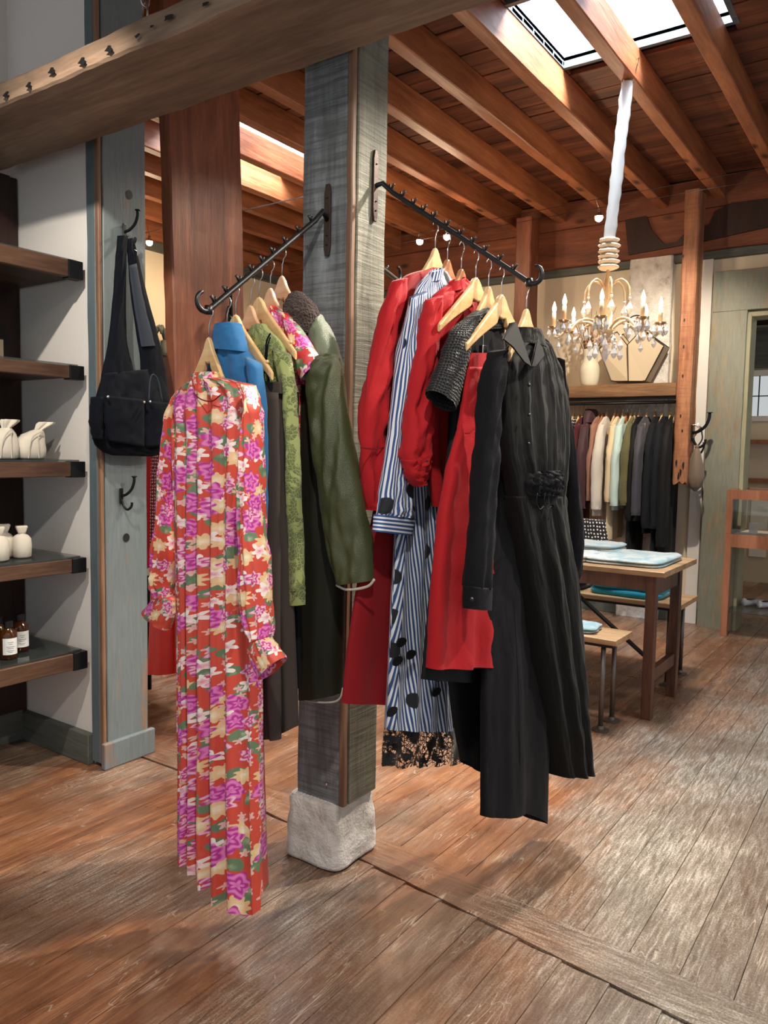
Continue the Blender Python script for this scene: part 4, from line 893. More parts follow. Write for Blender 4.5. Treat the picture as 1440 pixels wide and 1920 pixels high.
m = cloth(MB(), trace([(966, 884, 1044, 880, .05), (958, 904, 1050, 900, .062), (966, 930, 1044, 926, .05)], 0, RX[6], 1, .05, .02), (1, 0, 0), .05, folds=[(9, .012, .008, 0.), (17, .006, .004, 1.)], crease=.02, cs=14, seed=51, nc=128, cap0=False)
m.build('waist_ruffle', 'blackcotton', G.t, smooth=True)
for dx in (0, 14):
    G.line('tie_cord', 'blackdress', [(1008+dx, 925), (1006+dx, 940), (1012+dx, 955), (1020+dx, 950), (1014+dx, 975)], .0015, .085)
# garments of another rack behind the left post
P0 = Vector((-3.35, 2.95, 0))
t = thing('red_wool_dress', (-3.42, 3.02, .6), 'red dress edge with a pale hem strip between the grey post and the floral sleeve', 'dress')
def wst(rows, y): return [((on(a, py, 1, y)), (on(b, py, 1, y)), d) for (a, b, py, d) in rows]
cloth(MB(), wst([(240, 292, 850, .03), (236, 294, 940, .03), (232, 296, 1066, .03)], 3.0), (0, -1, 0), .03, folds=[(3, .004, .01, 0.)], seed=60).build('body', 'red', t, smooth=True)
cloth(MB(), wst([(232, 296, 1064, .031), (232, 296, 1078, .031)], 3.0), (0, -1, 0), .03, seed=60).build('hem_strip', 'white_trim', t, smooth=True)
t = thing('sequin_dress', (-3.2, 3.1, .5), 'dark red dress with white sprigs, half hidden by the floral sleeve', 'dress')
M['sprig'] = mat_polka('dark_red_sprig', (104, 12, 22), (230, 190, 190), 55.)
cloth(MB(), wst([(286, 330, 850, .03), (284, 330, 950, .03), (284, 332, 1060, .03)], 2.9), (0, -1, 0), .03, folds=[(3, .004, .01, 0.)], seed=61).build('body', 'sprig', t, smooth=True)
t = thing('black_coat', (-3.4, 3.15, .4), 'black garment edge low between the grey post and the floral cuff', 'coat')
cloth(MB(), wst([(244, 330, 1060, .03), (244, 320, 1140, .03), (250, 278, 1210, .02)], 3.1), (0, -1, 0), .03, seed=62).build('body', 'blackdress', t, smooth=True)
cloth(MB(), wst([(282, 330, 1080, .03), (282, 330, 1180, .03)], 2.98), (0, -1, 0), .03, seed=62).build('lining', 'blackdress', t, smooth=True)
t = thing('satin_skirt', (-3.1, 2.9, .35), 'bright red satin skirt hem below the left cuff of the floral dress', 'skirt')
cloth(MB(), wst([(288, 326, 1050, .04), (285, 330, 1170, .05), (282, 331, 1262, .055)], 2.86), (0, -1, 0), .05, folds=[(2, .002, .006, 0.)], seed=63).build('body', 'satinred', t, smooth=True)
# rail carrying them, behind the posts
rr = thing('garment_rail', (-3.3, 3.1, 0), 'dark rail of the rack standing behind the grey post', 'clothes rack')
MB().tube([(-3.75, 3.0, 1.62), (-3.05, 3.0, 1.62)], .012, 10).build('rail', 'black_iron', rr, smooth=True)
for x in (-3.75, -3.08): MB().tube([(x, 3.0, 0), (x, 3.0, 1.62)], .012, 10).build('leg', 'black_iron', rr, smooth=True)
# ------------------------------------------------------------------ coat hooks
def coat_hook(name, base, dr, label, sc=1.):
    """double coat hook: dr = outward direction"""
    base, dr = Vector(base), Vector(dr).normalized(); U = Vector((0, 0, 1)); t = thing(name, base, label, 'coat hook', 'black iron coat hooks')
    sd = dr.cross(U)
    m = MB(); m.obox(base+dr*.004, sd*.011*sc, dr*.004, U*.035*sc); m.build('back_plate', 'black_iron', t, bevel=.003)
    up = [base+dr*.006, base+dr*.03*sc+U*.008*sc, base+dr*.055*sc+U*.03*sc, base+dr*.068*sc+U*.06*sc, base+dr*.07*sc+U*.085*sc]
    P = [crom(up, i/4) for i in range(16)]+[up[-1]]
    MB().tube(P, [.0065*sc-.0000*i for i in range(17)], 8).build('upper_prong', 'black_iron', t, smooth=True)
    MB().lathe(up[-1], [(.003, -.002), (.012*sc, .002), (.012*sc, .006), (.002, .007)], 12).build('upper_tip', 'black_iron', t, smooth=True)
    lo = [base+dr*.006-U*.015*sc, base+dr*.016*sc-U*.045*sc, base+dr*.036*sc-U*.06*sc, base+dr*.055*sc-U*.045*sc, base+dr*.058*sc-U*.026*sc]
    P = [crom(lo, i/4) for i in range(16)]+[lo[-1]]
    MB().tube(P, .0055*sc, 8).build('lower_prong', 'black_iron', t, smooth=True)
    return t
coat_hook('coat_hook', on(232, 435, 0, -2.955), (1, .35, 0), 'black double coat hook holding the navy bag on the grey post')
coat_hook('coat_hook', on(226, 930, 0, -2.955), (1, .35, 0), 'empty black double coat hook low on the grey post, under the navy bag')
coat_hook('coat_hook', on(432, 588, 0, -2.955), (1, -.9, 0), 'black coat hook on the wide reddish post behind the curled rail end', 1.1)
coat_hook('coat_hook', on(1292, 812, 1, 6.72)+Vector((0.02, 0, 0)), (1, 0, 0), 'upper black coat hook on the right side of the rotted post', 1.9)
coat_hook('coat_hook', on(1294, 856, 1, 6.74)+Vector((0.02, 0, 0)), (1, -.2, 0), 'lower black coat hook carrying the taupe pouch', 1.3)
# ------------------------------------------------------------------ navy bag
G = Garment('shoulder_bag', 'large navy black canvas slouch bag with snapped pockets hanging on the grey post', 'bag', 0, -2.90, 245, 850)
G.part('strap', 'navy', [(220, 442, 240, 442, .012), (217, 480, 237, 480), (211, 560, 236, 560), (203, 640, 238, 640), (190, 705, 252, 700), (182, 752, 262, 752)], d=.018, crease=.006, seed=71)
G.part('strap', 'navy', [(236, 448, 250, 446, .012), (240, 490, 260, 488), (246, 560, 276, 556), (257, 630, 295, 624), (264, 690, 309, 690), (262, 755, 317, 752)], d=.018, crease=.006, seed=72)
G.part('strap_face', 'navylight', [(242, 498, 256, 494, .006), (251, 570, 270, 566), (265, 650, 291, 648)], d=.008, off=.02, label='slate-blue strap lining')
G.line('strap_buckle', 'wire', [(252, 468), (257, 472), (258, 480)], .002, .02)
b = G.part('body', 'navy', [(192, 700, 300, 690, .02), (180, 745, 317, 752, .05), (171, 785, 319, 792, .065), (174, 822, 316, 830, .06), (190, 845, 300, 850, .04), (212, 854, 285, 856, .02)], d=.06, crease=.014, seed=73, cap1=True, seg=9)
G.part('front_pocket', 'navy', [(196, 742, 270, 750, .02), (196, 790, 270, 796, .024), (204, 826, 270, 838, .02)], d=.02, off=.06, crease=.004, seed=74, cap1=True)
G.part('front_pocket', 'navy', [(272, 752, 316, 756, .02), (272, 796, 317, 800, .024), (272, 838, 312, 834, .02)], d=.02, off=.055, crease=.004, seed=75, cap1=True)
G.part('side_pocket', 'navy', [(171, 744, 194, 744, .03), (167, 790, 192, 792, .035), (174, 822, 192, 826, .03)], d=.03, off=.03, crease=.008, seed=76, cap1=True)
for (x, y) in ((202, 744), (270, 754), (281, 753)): G.dot('snap_rivet', 'wire', x, y, .007, .088)
G.line('handle_loop', 'navylight', [(279, 752), (281, 715), (287, 702), (297, 715), (304, 752)], .003, .07)
# ------------------------------------------------------------------ wall shelves and what stands on them
SHZ = [(2.238, 2.166), (1.792, 1.737), (1.377, 1.313), (.951, .891), (.529, .455)]
words = ['topmost', 'second from the top, bare in view', 'middle, carrying the drawstring bags', 'fourth from the top, carrying the wrapped bottles', 'lowest, carrying the amber bottles']
for i, (za, zb_) in enumerate(SHZ):
    t = thing('wall_shelf', (-3.3, 1.5, zb_), 'dark wooden wall shelf with a glass plate, '+words[i], 'shelf', 'wall shelves beside the grey post')
    timber((-3.09, .5, zb_), (-3.055, 2.06, za), 1, .0015, 18, .003, i*3).build('front_edge', 'shelf', t)
    MB().box((-3.64, .5, zb_+.012), (-3.09, 2.1, za-.004)).build('shelf_board', 'shelf', t)
    MB().box((-3.1, 2.03, zb_-.004), (-3.05, 2.1, za+.002)).build('end_cap', 'black_iron', t, bevel=.003)
    MB().box((-3.63, .5, za+.001), (-3.075, 2.085, za+.009)).build('glass_plate', 'glassdark', t)
def drawbag(x, y, z, label, lean, s=1.):
    t = thing('drawstring_bag', (x, y, z), label, 'bag', 'cream drawstring bags on the middle shelf'); c = Vector((x, y, z))
    rings = []
    prof = [(.052, .0), (.064, .008), (.066, .04), (.062, .08), (.05, .108), (.026, .124), (.016, .13), (.024, .142), (.034, .158), (.032, .166)]
    def ring(r, h, k):
        out = []
        for j in range(28):
            a = j*2*PI/28; sq = 1/(abs(math.cos(a))**4+abs(math.sin(a))**4)**.25; rr = r*(sq if h < .1 else 1)*(1+.05*noise.noise(Vector((math.cos(a)*2, math.sin(a)*2, h*20+y*9))))
            if h > .12: rr *= 1+.3*math.sin(a*5)
            out.append(c+Vector((math.cos(a)*rr*.8*s, math.sin(a)*rr*s+lean*max(0, h-.09)*1.2, (h-lean*0*h)*s)))
        return out
    MB().loops([ring(r, h, k) for k, (r, h) in enumerate(prof[:7])], True, False).build('pouch', 'linen', t, smooth=True)
    MB().loops([ring(r, h, k) for k, (r, h) in enumerate(prof[6:])], False, False).build('gathered_top', 'linen', t, smooth=True)
    for q in (-1, 1):
        pts = [c+Vector((.05*s, lean*.04, .126*s)), c+Vector((.058*s, .012*q, .1*s)), c+Vector((.062*s, .02*q-.01, .06*s)), c+Vector((.066*s, .022*q-.015, .02*s)), c+Vector((.07*s, .025*q-.02, .004*s))]
        MB().tube([crom(pts, k/4) for k in range(16)]+[pts[-1]], .0022, 6).build('drawstring', 'white_trim', t, smooth=True)
    return t
z3 = SHZ[2][0]+.01
drawbag(-3.18, 1.79, z3, 'cream drawstring bag cut off by the left edge of the view', .5)
drawbag(-3.20, 1.925, z3, 'cream drawstring bag leaning its gathered neck to the right', 1.0, .98)
q = on(108, 862, 0, -3.35); tag(MB().box((-3.36, 2.03, z3), (-3.34, 2.09, z3+.09)).build('card_and_light_patch', 'canvas', bevel=.001), 'small cream board added as a patch of reflected light near the white wall', 'card')  # thin cream box added to imitate a light reflection by the wall
tag(MB().box((-3.5, 1.74, SHZ[1][0]+.01), (-3.48, 1.98, SHZ[1][0]+.13)).build('card_and_light_patch', 'canvas', bevel=.001), 'blank beige card on the second shelf at the left edge of the view', 'card')
z4 = SHZ[3][0]+.01
for (x, y, s, lab) in ((-3.17, 1.765, 1., 'white paper-wrapped bottle cut by the left edge of the view'), (-3.26, 1.84, 1., 'paper-wrapped bottle standing behind the other two'), (-3.2, 1.885, .96, 'white paper-wrapped bottle with tied neck, rightmost on its shelf')):
    t = thing('wrapped_bottle', (x, y, z4), lab, 'bottle', 'paper-wrapped bottles on the fourth shelf'); c = Vector((x, y, z4))
    fn = lambda a, z, y=y: 1+.07*noise.noise(Vector((math.cos(a)*2.5, math.sin(a)*2.5, z*25+y*9)))
    MB().lathe(c, [(.03, 0), (.04*s, .006), (.042*s, .05*s), (.04*s, .085*s), (.028*s, .1*s), (.014*s, .108*s)], 24, fn=fn).build('wrapping', 'linen', t, smooth=True)
    MB().lathe(c, [(.014*s, .106*s), (.018*s, .116*s), (.026*s, .138*s), (.024*s, .144*s)], 20, fn=lambda a, z: 1+.2*math.sin(a*4)).build('tied_neck', 'linen', t, smooth=True)
z5 = SHZ[4][0]+.01
for (x, y, s, lab) in ((-3.17, 1.80, 1., 'brown glass bottle with a broad white label, nearest on the lowest shelf'), (-3.28, 1.815, 1., 'brown glass bottle standing behind the nearest one'), (-3.25, 1.90, 1.02, 'brown glass bottle with white label, rightmost on the lowest shelf')):
    t = thing('amber_bottle', (x, y, z5), lab, 'bottle', 'amber bottles on the lowest shelf'); c = Vector((x, y, z5))
    MB().lathe(c, [(.03, 0), (.034*s, .004), (.035*s, .1*s), (.033*s, .115*s), (.016*s, .128*s), (.014*s, .136*s)], 24).build('glass_body', 'amber', t, smooth=True)
    MB().lathe(c, [(.018*s, .134*s), (.018*s, .16*s), (.016*s, .162*s)], 20).build('cap', 'blackcap', t, smooth=False)
    m = MB(); ar = [(-.95+i*.17) for i in range(12)]; rr = .0356*s
    m.add([c+Vector((math.cos(a-.25)*rr, math.sin(a-.25)*rr, h)) for h in (.022, .092) for a in ar], [(i, i+1, i+13, i+12) for i in range(11)])
    lb = m.build('label', 'label', t)
    for h, (a0_, a1_) in ((.074, (-.35, .3)), (.066, (-.25, .2)), (.055, (-.5, .4)), (.048, (-.4, .3)), (.038, (-.45, .35)), (.032, (-.3, .2))):
        m = MB(); aa = [a0_+(a1_-a0_)*i/5-.25 for i in range(6)]
        m.add([c+Vector((math.cos(a)*(rr+.0004), math.sin(a)*(rr+.0004), h+dz)) for dz in (0, .002) for a in aa], [(i, i+1, i+7, i+6) for i in range(5)]); m.build('print_line', 'ink', lb)
# ------------------------------------------------------------------ far left shelf with jars
q = on(300, 665, 0, -6.05)
t = thing('display_shelf', (-6.15, 5.0, 0), 'dark cabinet with a glass top standing at the far left cream wall', 'cabinet')
MB().box((-6.28, 4.2, 0), (-5.95, 6.2, q.z-.02)).build('body', 'darkwall', t); MB().box((-6.29, 4.18, q.z-.018), (-5.93, 6.22, q.z)).build('glass_top', 'glassdark', t)
for i in range(4):
    y = 4.78+i*.15; t = thing('grey_bouquet', (-6.1, y, q.z), 'grey vase of drooping stems on the far cabinet, '+('nearest the bag strap', 'second from the bag strap', 'third from the bag strap', 'closest to the wide post')[i], 'vase', 'grey vases on the far left cabinet')
    MB().lathe((-6.1, y, q.z+.001), [(.03, 0), (.04, .03), (.038, .12), (.03, .15)], 14).build('vase', 'greytrim', t, smooth=True)
    for k in range(4):
        a = k*1.6+i; MB().tube([(-6.1, y, q.z+.14), (-6.1+.02*math.cos(a), y+.02*math.sin(a), q.z+.24), (-6.1+.06*math.cos(a), y+.06*math.sin(a), q.z+.27), (-6.1+.09*math.cos(a), y+.09*math.sin(a), q.z+.2)], [.012, .02, .022, .01], 7).build('dried_stem', 'greytrim', t, smooth=True)
# ------------------------------------------------------------------ chandelier
CX, CY = -1.515, 4.55
zc = lambda py: on(1150, py, 1, CY).z
CX -= .07
t = thing('chandelier', (CX, CY, zc(540)), 'beaded brass chandelier with ivory candle bulbs and crystal drops', 'chandelier')
zt_, zg = 3.55, zc(452)
zsl = zc(505)
fn = lambda a, z: 1+.16*noise.noise(Vector((math.cos(a)*2, math.sin(a)*2, z*9)))
msl = MB().lathe((CX, CY, 0), [(.03, zt_)]+[(.036-.004*(k % 2), zt_-(zt_-zg)*k/20) for k in range(1, 20)]+[(.03, zg)], 20, False, False, fn)
for v in msl.v: v.x += .07*max(0, (v.z-zg)/(zt_-zg))
msl.build('fabric_sleeve', 'sleeve', t, smooth=True)
prof = []; nlob = 6
for k in range(nlob*6+1): prof.append((.034+.024*abs(math.sin(k*PI/6))**.7, zg+.02-(zg-zsl+.02)*k/(nlob*6)))
MB().lathe((CX, CY, 0), prof, 28, True, True, lambda a, z: 1+.22*noise.noise(Vector((math.cos(a)*2+z*20, math.sin(a)*2, z*30)))).build('gathered_fabric', 'scrunch', t, smooth=True)
MB().tube([(CX+.04, CY, zt_-.01), (CX+.03, CY, zt_+.08), (CX+.13, CY, zt_+.12), (CX+.10, CY, zt_-.01)], .003, 6).build('tie_wire', 'wire', t, smooth=True)
zh = zc(612)
MB().lathe((CX, CY, 0), [(.006, zsl+.01), (.012, zsl-.03), (.02, zsl-.06), (.022, zsl-.12), (.016, zsl-.2), (.03, zsl-.25), (.014, zsl-.3), (.03, zh), (.05, zh-.02), (.03, zh-.05), (.008, zh-.08)], 18).build('central_stem', 'bead', t, smooth=True)
drops = MB
def crystal(p, s, par):
    p = Vector(p); m = MB(); n = 6
    rings = [[p+Vector((math.cos(k*PI/3)*r, math.sin(k*PI/3)*r*.6, z)) for k in range(n)] for (r, z) in ((.001, 0), (.008*s, -.016*s), (.014*s, -.032*s), (.008*s, -.046*s), (.001, -.054*s))]
    m.loops(rings); m.sphere(p+Vector((0, 0, .008*s)), .006*s, 8); return m.build('crystal_drop', 'crystal', par)
cand = [(1047, 635, -1), (1063, 632, 1), (1083, 640, -1), (1127, 578, 1), (1150, 596, -1), (1200, 580, 1), (1210, 590, -1), (1233, 580, 1)]
RA_ = .30
R = random.Random(11)
for k in range(8):
    a = k*2*PI/8+.25; rr = RA_; dx, dy = math.cos(a), math.sin(a); zz = zc(612)
    P = [Vector((CX+dx*.03, CY+dy*.03, zh-.02)), Vector((CX+dx*.1, CY+dy*.1, zh+.03)), Vector((CX+dx*.19, CY+dy*.19, zh+.02)), Vector((CX+dx*.27, CY+dy*.27, zh-.05)), Vector((CX+dx*rr, CY+dy*rr, zh-.03)), Vector((CX+dx*rr, CY+dy*rr, zh+.01))]
    C = [crom(P, i/5) for i in range(25)]+[P[-1]]
    arm = MB().tube(C, [.008+.0022*math.sin(i*1.9) for i in range(26)], 8).build('arm', 'bead', t, smooth=True)
    c = P[-1]
    MB().lathe(c, [(.006, -.012), (.034, 0), (.036, .004), (.006, .004)], 18).build('drip_pan', 'gold', arm, smooth=True)
    MB().lathe(c, [(.0115, .004), (.0115, .085), (.009, .087)], 14).build('candle_sleeve', 'candle', arm, smooth=True)
    MB().lathe(c, [(.006, .086), (.0115, .1), (.012, .112), (.007, .132), (.001, .15)], 14).build('flame_bulb', 'flame', arm, smooth=True)
    point('candle_light', c+Vector((0, 0, .118)), 2.6, (1, .68, .38), .014)
    for j in range(5):
        b_ = j*2*PI/5+k; crystal(c+Vector((math.cos(b_)*.033, math.sin(b_)*.033, -.012)), 1.0+.2*R.random(), t)
    crystal(C[9]+Vector((0, 0, -.018)), 1.2, t); crystal(C[15]+Vector((0, 0, -.02)), 1.1, t)
for k in range(6):
    a = k*PI/3; dx, dy = math.cos(a), math.sin(a); zt2 = zsl-.09
    P = [Vector((CX+dx*.015, CY+dy*.015, zt2-.08)), Vector((CX+dx*.03, CY+dy*.03, zt2)), Vector((CX+dx*.08, CY+dy*.08, zt2+.03)), Vector((CX+dx*.125, CY+dy*.125, zt2-.01)), Vector((CX+dx*.135, CY+dy*.135, zt2-.075))]
    C = [crom(P, i/5) for i in range(20)]+[P[-1]]
    MB().tube(C, [.0055+.0015*math.sin(i*2) for i in range(21)], 8).build('upper_arm', 'bead', t, smooth=True)
    crystal(P[-1]+Vector((0, 0, -.02)), 1.5, t)
for k in range(10):
    a = k*2*PI/10; crystal((CX+math.cos(a)*.09, CY+math.sin(a)*.09, zh-.07-.05*(k % 2)), 1.35, t)
crystal((CX, CY, zh-.1), 1.8, t)
# ------------------------------------------------------------------ rack at the back wall
SY = 6.66
sl, sr = on(1060, 722, 1, SY), on(1268, 717, 1, SY)
zs1, zs0 = on(1265, 717, 1, SY).z, on(1265, 742, 1, SY).z
tag(timber((sl.x-1.0, SY, zs0), (sr.x, 7.06, zs1), 0, .004, 24, .006, 41).build('rack_shelf', 'rackshelf'), 'rough thick plank shelf above the row of hanging clothes', 'shelf')
tag(MB().box((sl.x-1.0, SY+.02, zs0-.022), (sr.x, SY+.05, zs0-.002)).build('shelf_batten', 'black_iron'), 'thin dark metal strip under the rough plank shelf', 'strip')
RYY = 6.82
zr = on(1200, 755, 1, RYY).z
t = thing('clothes_rack', ((sl.x+sr.x)/2, RYY, zr), 'double black pipe rail under the plank shelf, carrying the row of clothes', 'clothes rail')
MB().tube([(sl.x-1.0, RYY, zr), (sr.x+.06, RYY, zr)], .013, 10).build('pipe', 'black_iron', t, smooth=True)
MB().tube([(sl.x-1.0, RYY-.12, zr-.01), (sr.x+.06, RYY-.12, zr-.01)], .011, 10).build('pipe', 'black_iron', t, smooth=True)
rackhang = make_hanger('wooden_hanger', 'hanger', 'x', simple=True)
# (neck px x, near-edge px x at bottom, material, top z, bottom z, name, label, cat)
def rx(px, y): return on(px, y, 1, RYY).x
rows = [
 (1082, 'polka', .75, 'spotted_blouse', 'black blouse with white polka dots, leftmost seen on the back rack', 'blouse', 1.0, .25),
 (1094, 'burg', .62, 'burgundy_dress', 'burgundy knit dress on the back rack beside the polka dots', 'dress', 1.0, .25),
 (1108, 'plum', 1.02, 'puffer_coat', 'plum quilted puffer coat with high collar on the back rack', 'coat', 1.3, .26),
 (1124, 'rosebrown', 1.1, 'brown_cardigan', 'rosy brown cardigan between the plum coat and the white sweater', 'cardigan', 1.0, .22),
 (1138, 'whiteknit', .92, 'white_sweater', 'off-white long knit sweater on the back rack', 'sweater', 1.2, .27),
 (1160, 'creamdress', .72, 'cream_dress', 'cream dress hanging below the white and mint sweaters', 'dress', 1.0, .24),
 (1172, 'mint', .98, 'mint_sweater', 'pale mint sweater on the back rack', 'sweater', 1.1, .26),
 (1190, 'moss', 1.0, 'moss_jacket', 'textured moss-green jacket on the back rack', 'jacket', 1.15, .26),
 (1200, 'blackdress', .55, 'dark_dress', 'plain black dress right behind the moss jacket', 'dress', 1.0, .24),
 (1212, 'crinkle', .9, 'crinkled_coat', 'crinkled charcoal puffer coat on the back rack', 'coat', 1.2, .26),
 (1232, 'navydress', .8, 'navy_coat', 'navy coat right of the crinkled charcoal coat', 'coat', 1.1, .27),
 (1247, 'navydress', .6, 'navy_dress', 'long navy black dress on the back rack near the post', 'dress', 1.1, .27),
 (1262, 'blackdress', .42, 'black_dress', 'long black dress whose sleeve hangs below the rotted post end', 'dress', 1.2, .28)]
M['burg'] = fabric('burgundy_knit', (76, 20, 30), .85); M['plum'] = fabric('plum_quilt', (66, 38, 46), .45, crinkle=.6, cscale=14)
M['rosebrown'] = fabric('rosy_brown_knit', (150, 108, 92), .85); M['whiteknit'] = fabric('off_white_knit', (204, 198, 188), .9, weave=160, bump=.3)
M['creamdress'] = fabric('cream_jersey', (214, 196, 162), .85); M['mint'] = fabric('pale_mint_knit', (188, 212, 208), .9, weave=160, bump=.3)
M['moss'] = fabric('moss_green_tweed', (96, 94, 62), .9, .4, weave=90, bump=.4); M['crinkle'] = fabric('crinkled_charcoal', (66, 66, 76), .45, crinkle=1., cscale=20)
M['navydress'] = fabric('navy_black_wool', (13, 19, 27), .85, sheen=.02)
zsh = zr-.09
for i, (px, mt, zbot, nm, lab, cat, fat, hw) in enumerate(rows):
    x = rx(px, 775); y = RYY; d = .026*fat
    t = thing(nm, (x, y, zbot), lab, cat, 'clothes hanging on the back rack')
    def P(dy, z, dx=0.): return Vector((x+dx, y+dy, z))
    h0 = zsh-.03
    w = hw*.85
    st = [(P(-.06, h0), P(.06, h0), d*.5), (P(-.17, h0-.07), P(.17, h0-.07), d*.9), (P(-w, h0-.16), P(w, h0-.16), d), (P(-w*.95, h0-.35), P(w*.95, h0-.35), d), (P(-w, (h0+zbot)/2), P(w, (h0+zbot)/2), d*1.1), (P(-w*1.05, zbot), P(w*1.05, zbot), d*1.2)]
    cloth(MB(), st, (1, 0, 0), d, folds=[(3, .002, .012, i)], crease=.008, seed=80+i, nc=40, seg=5).build('body', mt, t, smooth=True)
    L = zbot if zbot > 1.05 else max(zbot, .98)+.0
    L = {'whiteknit': .98, 'plum': .98, 'mint': 1.02, 'moss': 1.03, 'crinkle': .95, 'blackdress': .7 if px == 1262 else .9, 'navydress': .85}.get(mt, 1.05)
    st = [(P(-.2, h0-.09, .01), P(-.14, h0-.06, .01), d*.8), (P(-w-.06, h0-.25, .02), P(-w+.06, h0-.22, .02), d*1.2), (P(-w-.09, (h0+L)/2, .02), P(-w+.05, (h0+L)/2, .02), d*1.3), (P(-w-.08, L+.08, .02), P(-w+.05, L+.08, .02), d*1.3), (P(-w-.07, L, .02), P(-w+.04, L, .02), d*1.1)]
    cloth(MB(), st, (1, 0, 0), d, folds=[(2, .001, .006, i)], crease=.012, seed=120+i, nc=32, seg=6).build('sleeve', mt, t, smooth=True)
    if nm == 'puffer_coat':
        cloth(MB(), [(P(-.07, h0+.07), P(.07, h0+.07), .04), (P(-.1, h0+.03), P(.1, h0+.03), .05), (P(-.13, h0-.05), P(.13, h0-.05), .05)], (1, 0, 0), .05, crease=.012, seed=7, nc=32).build('collar', mt, t, smooth=True)
hx = [(1076, 0), (1086, 0), (1094, 0), (1101, 0), (1124, 1), (1131, 1), (1138, 0), (1153, 0), (1160, 1), (1168, 0), (1176, 1), (1184, 0), (1191, 0), (1199, 0), (1213, 0), (1229, 1), (1243, 0), (1257, 0), (1266, 0)]
desc = ['first at the left by the black dress', 'second from the left, over the polka dots', 'third from the left, over the polka dots', 'fourth from the left, by the burgundy dress', 'reddish, above the brown cardigan', 'reddish, just left of the white sweater', 'above the white sweater', 'pale, between white and mint sweaters', 'reddish, left above the mint sweater', 'above the mint sweater', 'reddish, right above the mint sweater', 'left above the moss jacket', 'above the moss jacket', 'pale, just left of the crinkled coat', 'tall and pale, above the crinkled coat', 'reddish, right of the crinkled coat', 'pale, bare-armed over the navy coat', 'upper one of the last two by the post', 'pale, last one beside the rotted post']
red_h = make_hanger('wooden_hanger', 'hanger_red', 'x', simple=True)
for i, (px, rd) in enumerate(hx):
    o = (red_h if rd else rackhang); first = ('used' not in o)
    if first: o['used'] = 1; c = o
    else: c = copy_tree(o)
    c.location = (rx(px, 775), RYY-.0, zr-.08+.0*(i % 3)); c.rotation_euler = (0, 0, PI/2+.12*math.sin(i*2.3))
    c['label'] = 'wooden hanger on the back rack, '+desc[i]; c['group'] = 'hangers on the back rack'
for o in list(bpy.data.objects):
    if 'used' in o: del o['used']
# vase with twigs
vx = on(1105, 716, 1, SY+.14); vt = on(1105, 660, 1, SY+.14)
t = thing('twig_vase', (vx.x, vx.y, zs1), 'ribbed white vase with dried twigs on the plank shelf', 'vase'); H_ = vt.z-zs1+.02
prof = [(.06, 0), (.074, .02*H_/.27), (.084, .25*H_), (.083, .5*H_), (.066, .66*H_), (.06, .78*H_), (.064, .95*H_), (.066, H_)]
P = [Vector((r, 0, z)) for r, z in prof]; C = [crom(P, i/6) for i in range(42)]+[P[-1]]
MB().lathe((vx.x, vx.y, zs1+.001), [(p_.x+.0016*(i % 2), p_.z) for i, p_ in enumerate(C)], 28, True, False).build('vase', 'vase', t, smooth=True)
R = random.Random(4)
for i in range(22):
    a = R.uniform(0, 2*PI); sp = R.uniform(.05, .19); hh = R.uniform(.26, .5); b = Vector((vx.x, vx.y, zs1+H_*.6))
    e = b+Vector((math.cos(a)*sp*1.2, math.sin(a)*sp*.6, hh)); mid = b.lerp(e, .5)+Vector((R.uniform(-.015, .015), 0, .02))
    tw = MB().tube([crom([b, mid, e], k/4) for k in range(8)]+[e], [.0042-.0003*k for k in range(9)], 5).build('twig', 'twig', t)
    if i % 2 == 0:
        m = MB()
        for k in range(7): q = b.lerp(e, .35+.09*k); m.sphere(q+Vector((R.uniform(-.01, .01), 0, 0)), .010, 6, 1.4)
        m.build('bud', 'bud', tw, smooth=True)
# pentagonal tote
def tote():
    y0 = SY+.1; t = thing('canvas_tote', on(1186, 716, 1, y0), 'angular beige canvas tote with black piping standing on the plank shelf', 'bag')
    ppx = [(1146, 714), (1125, 658), (1124, 654), (1157, 622), (1176, 647), (1203, 618), (1245, 648), (1243, 652), (1210, 714)]
    F = [on(x, y, 1, y0) for x, y in ppx]; n = len(F)
    B_ = [p_+Vector((0, .16, 0)) for p_ in F]; cen = sum(F, Vector())/n
    seam = on(1178, 714, 1, y0-.03); top = on(1177, 647, 1, y0-.03)
    m = MB(); m.add(F+[seam, top], [(0, 9, 10, 4, 3, 2, 1), (9, 8, 7, 6, 5, 4, 10)]); m.build('front_panel', 'canvas', t)
    MB().add(B_, [tuple(range(n))]).build('back_panel', 'canvas', t, solid=.004)
    MB().add(F+B_, [(i, (i+1) % n, (i+1) % n+n, i+n) for i in (0, 1, 6, 7, 8)]).build('side_panel', 'canvas', t, solid=.003)
    MB().tube(F+[F[0]], .0055, 6).build('piping', 'black', t); MB().tube([seam, top], .005, 6).build('seam_piping', 'black', t); MB().tube(B_+[B_[0]], .0055, 6).build('piping', 'black', t)
    h = [F[5], on(1210, 608, 1, y0+.05), on(1198, 592, 1, y0+.07), on(1182, 596, 1, y0+.08), on(1176, 612, 1, y0+.08)]
    MB().tube([crom(h, i/4) for i in range(16)]+[h[-1]], .006, 6).build('handle', 'black', t, smooth=True)
tote()
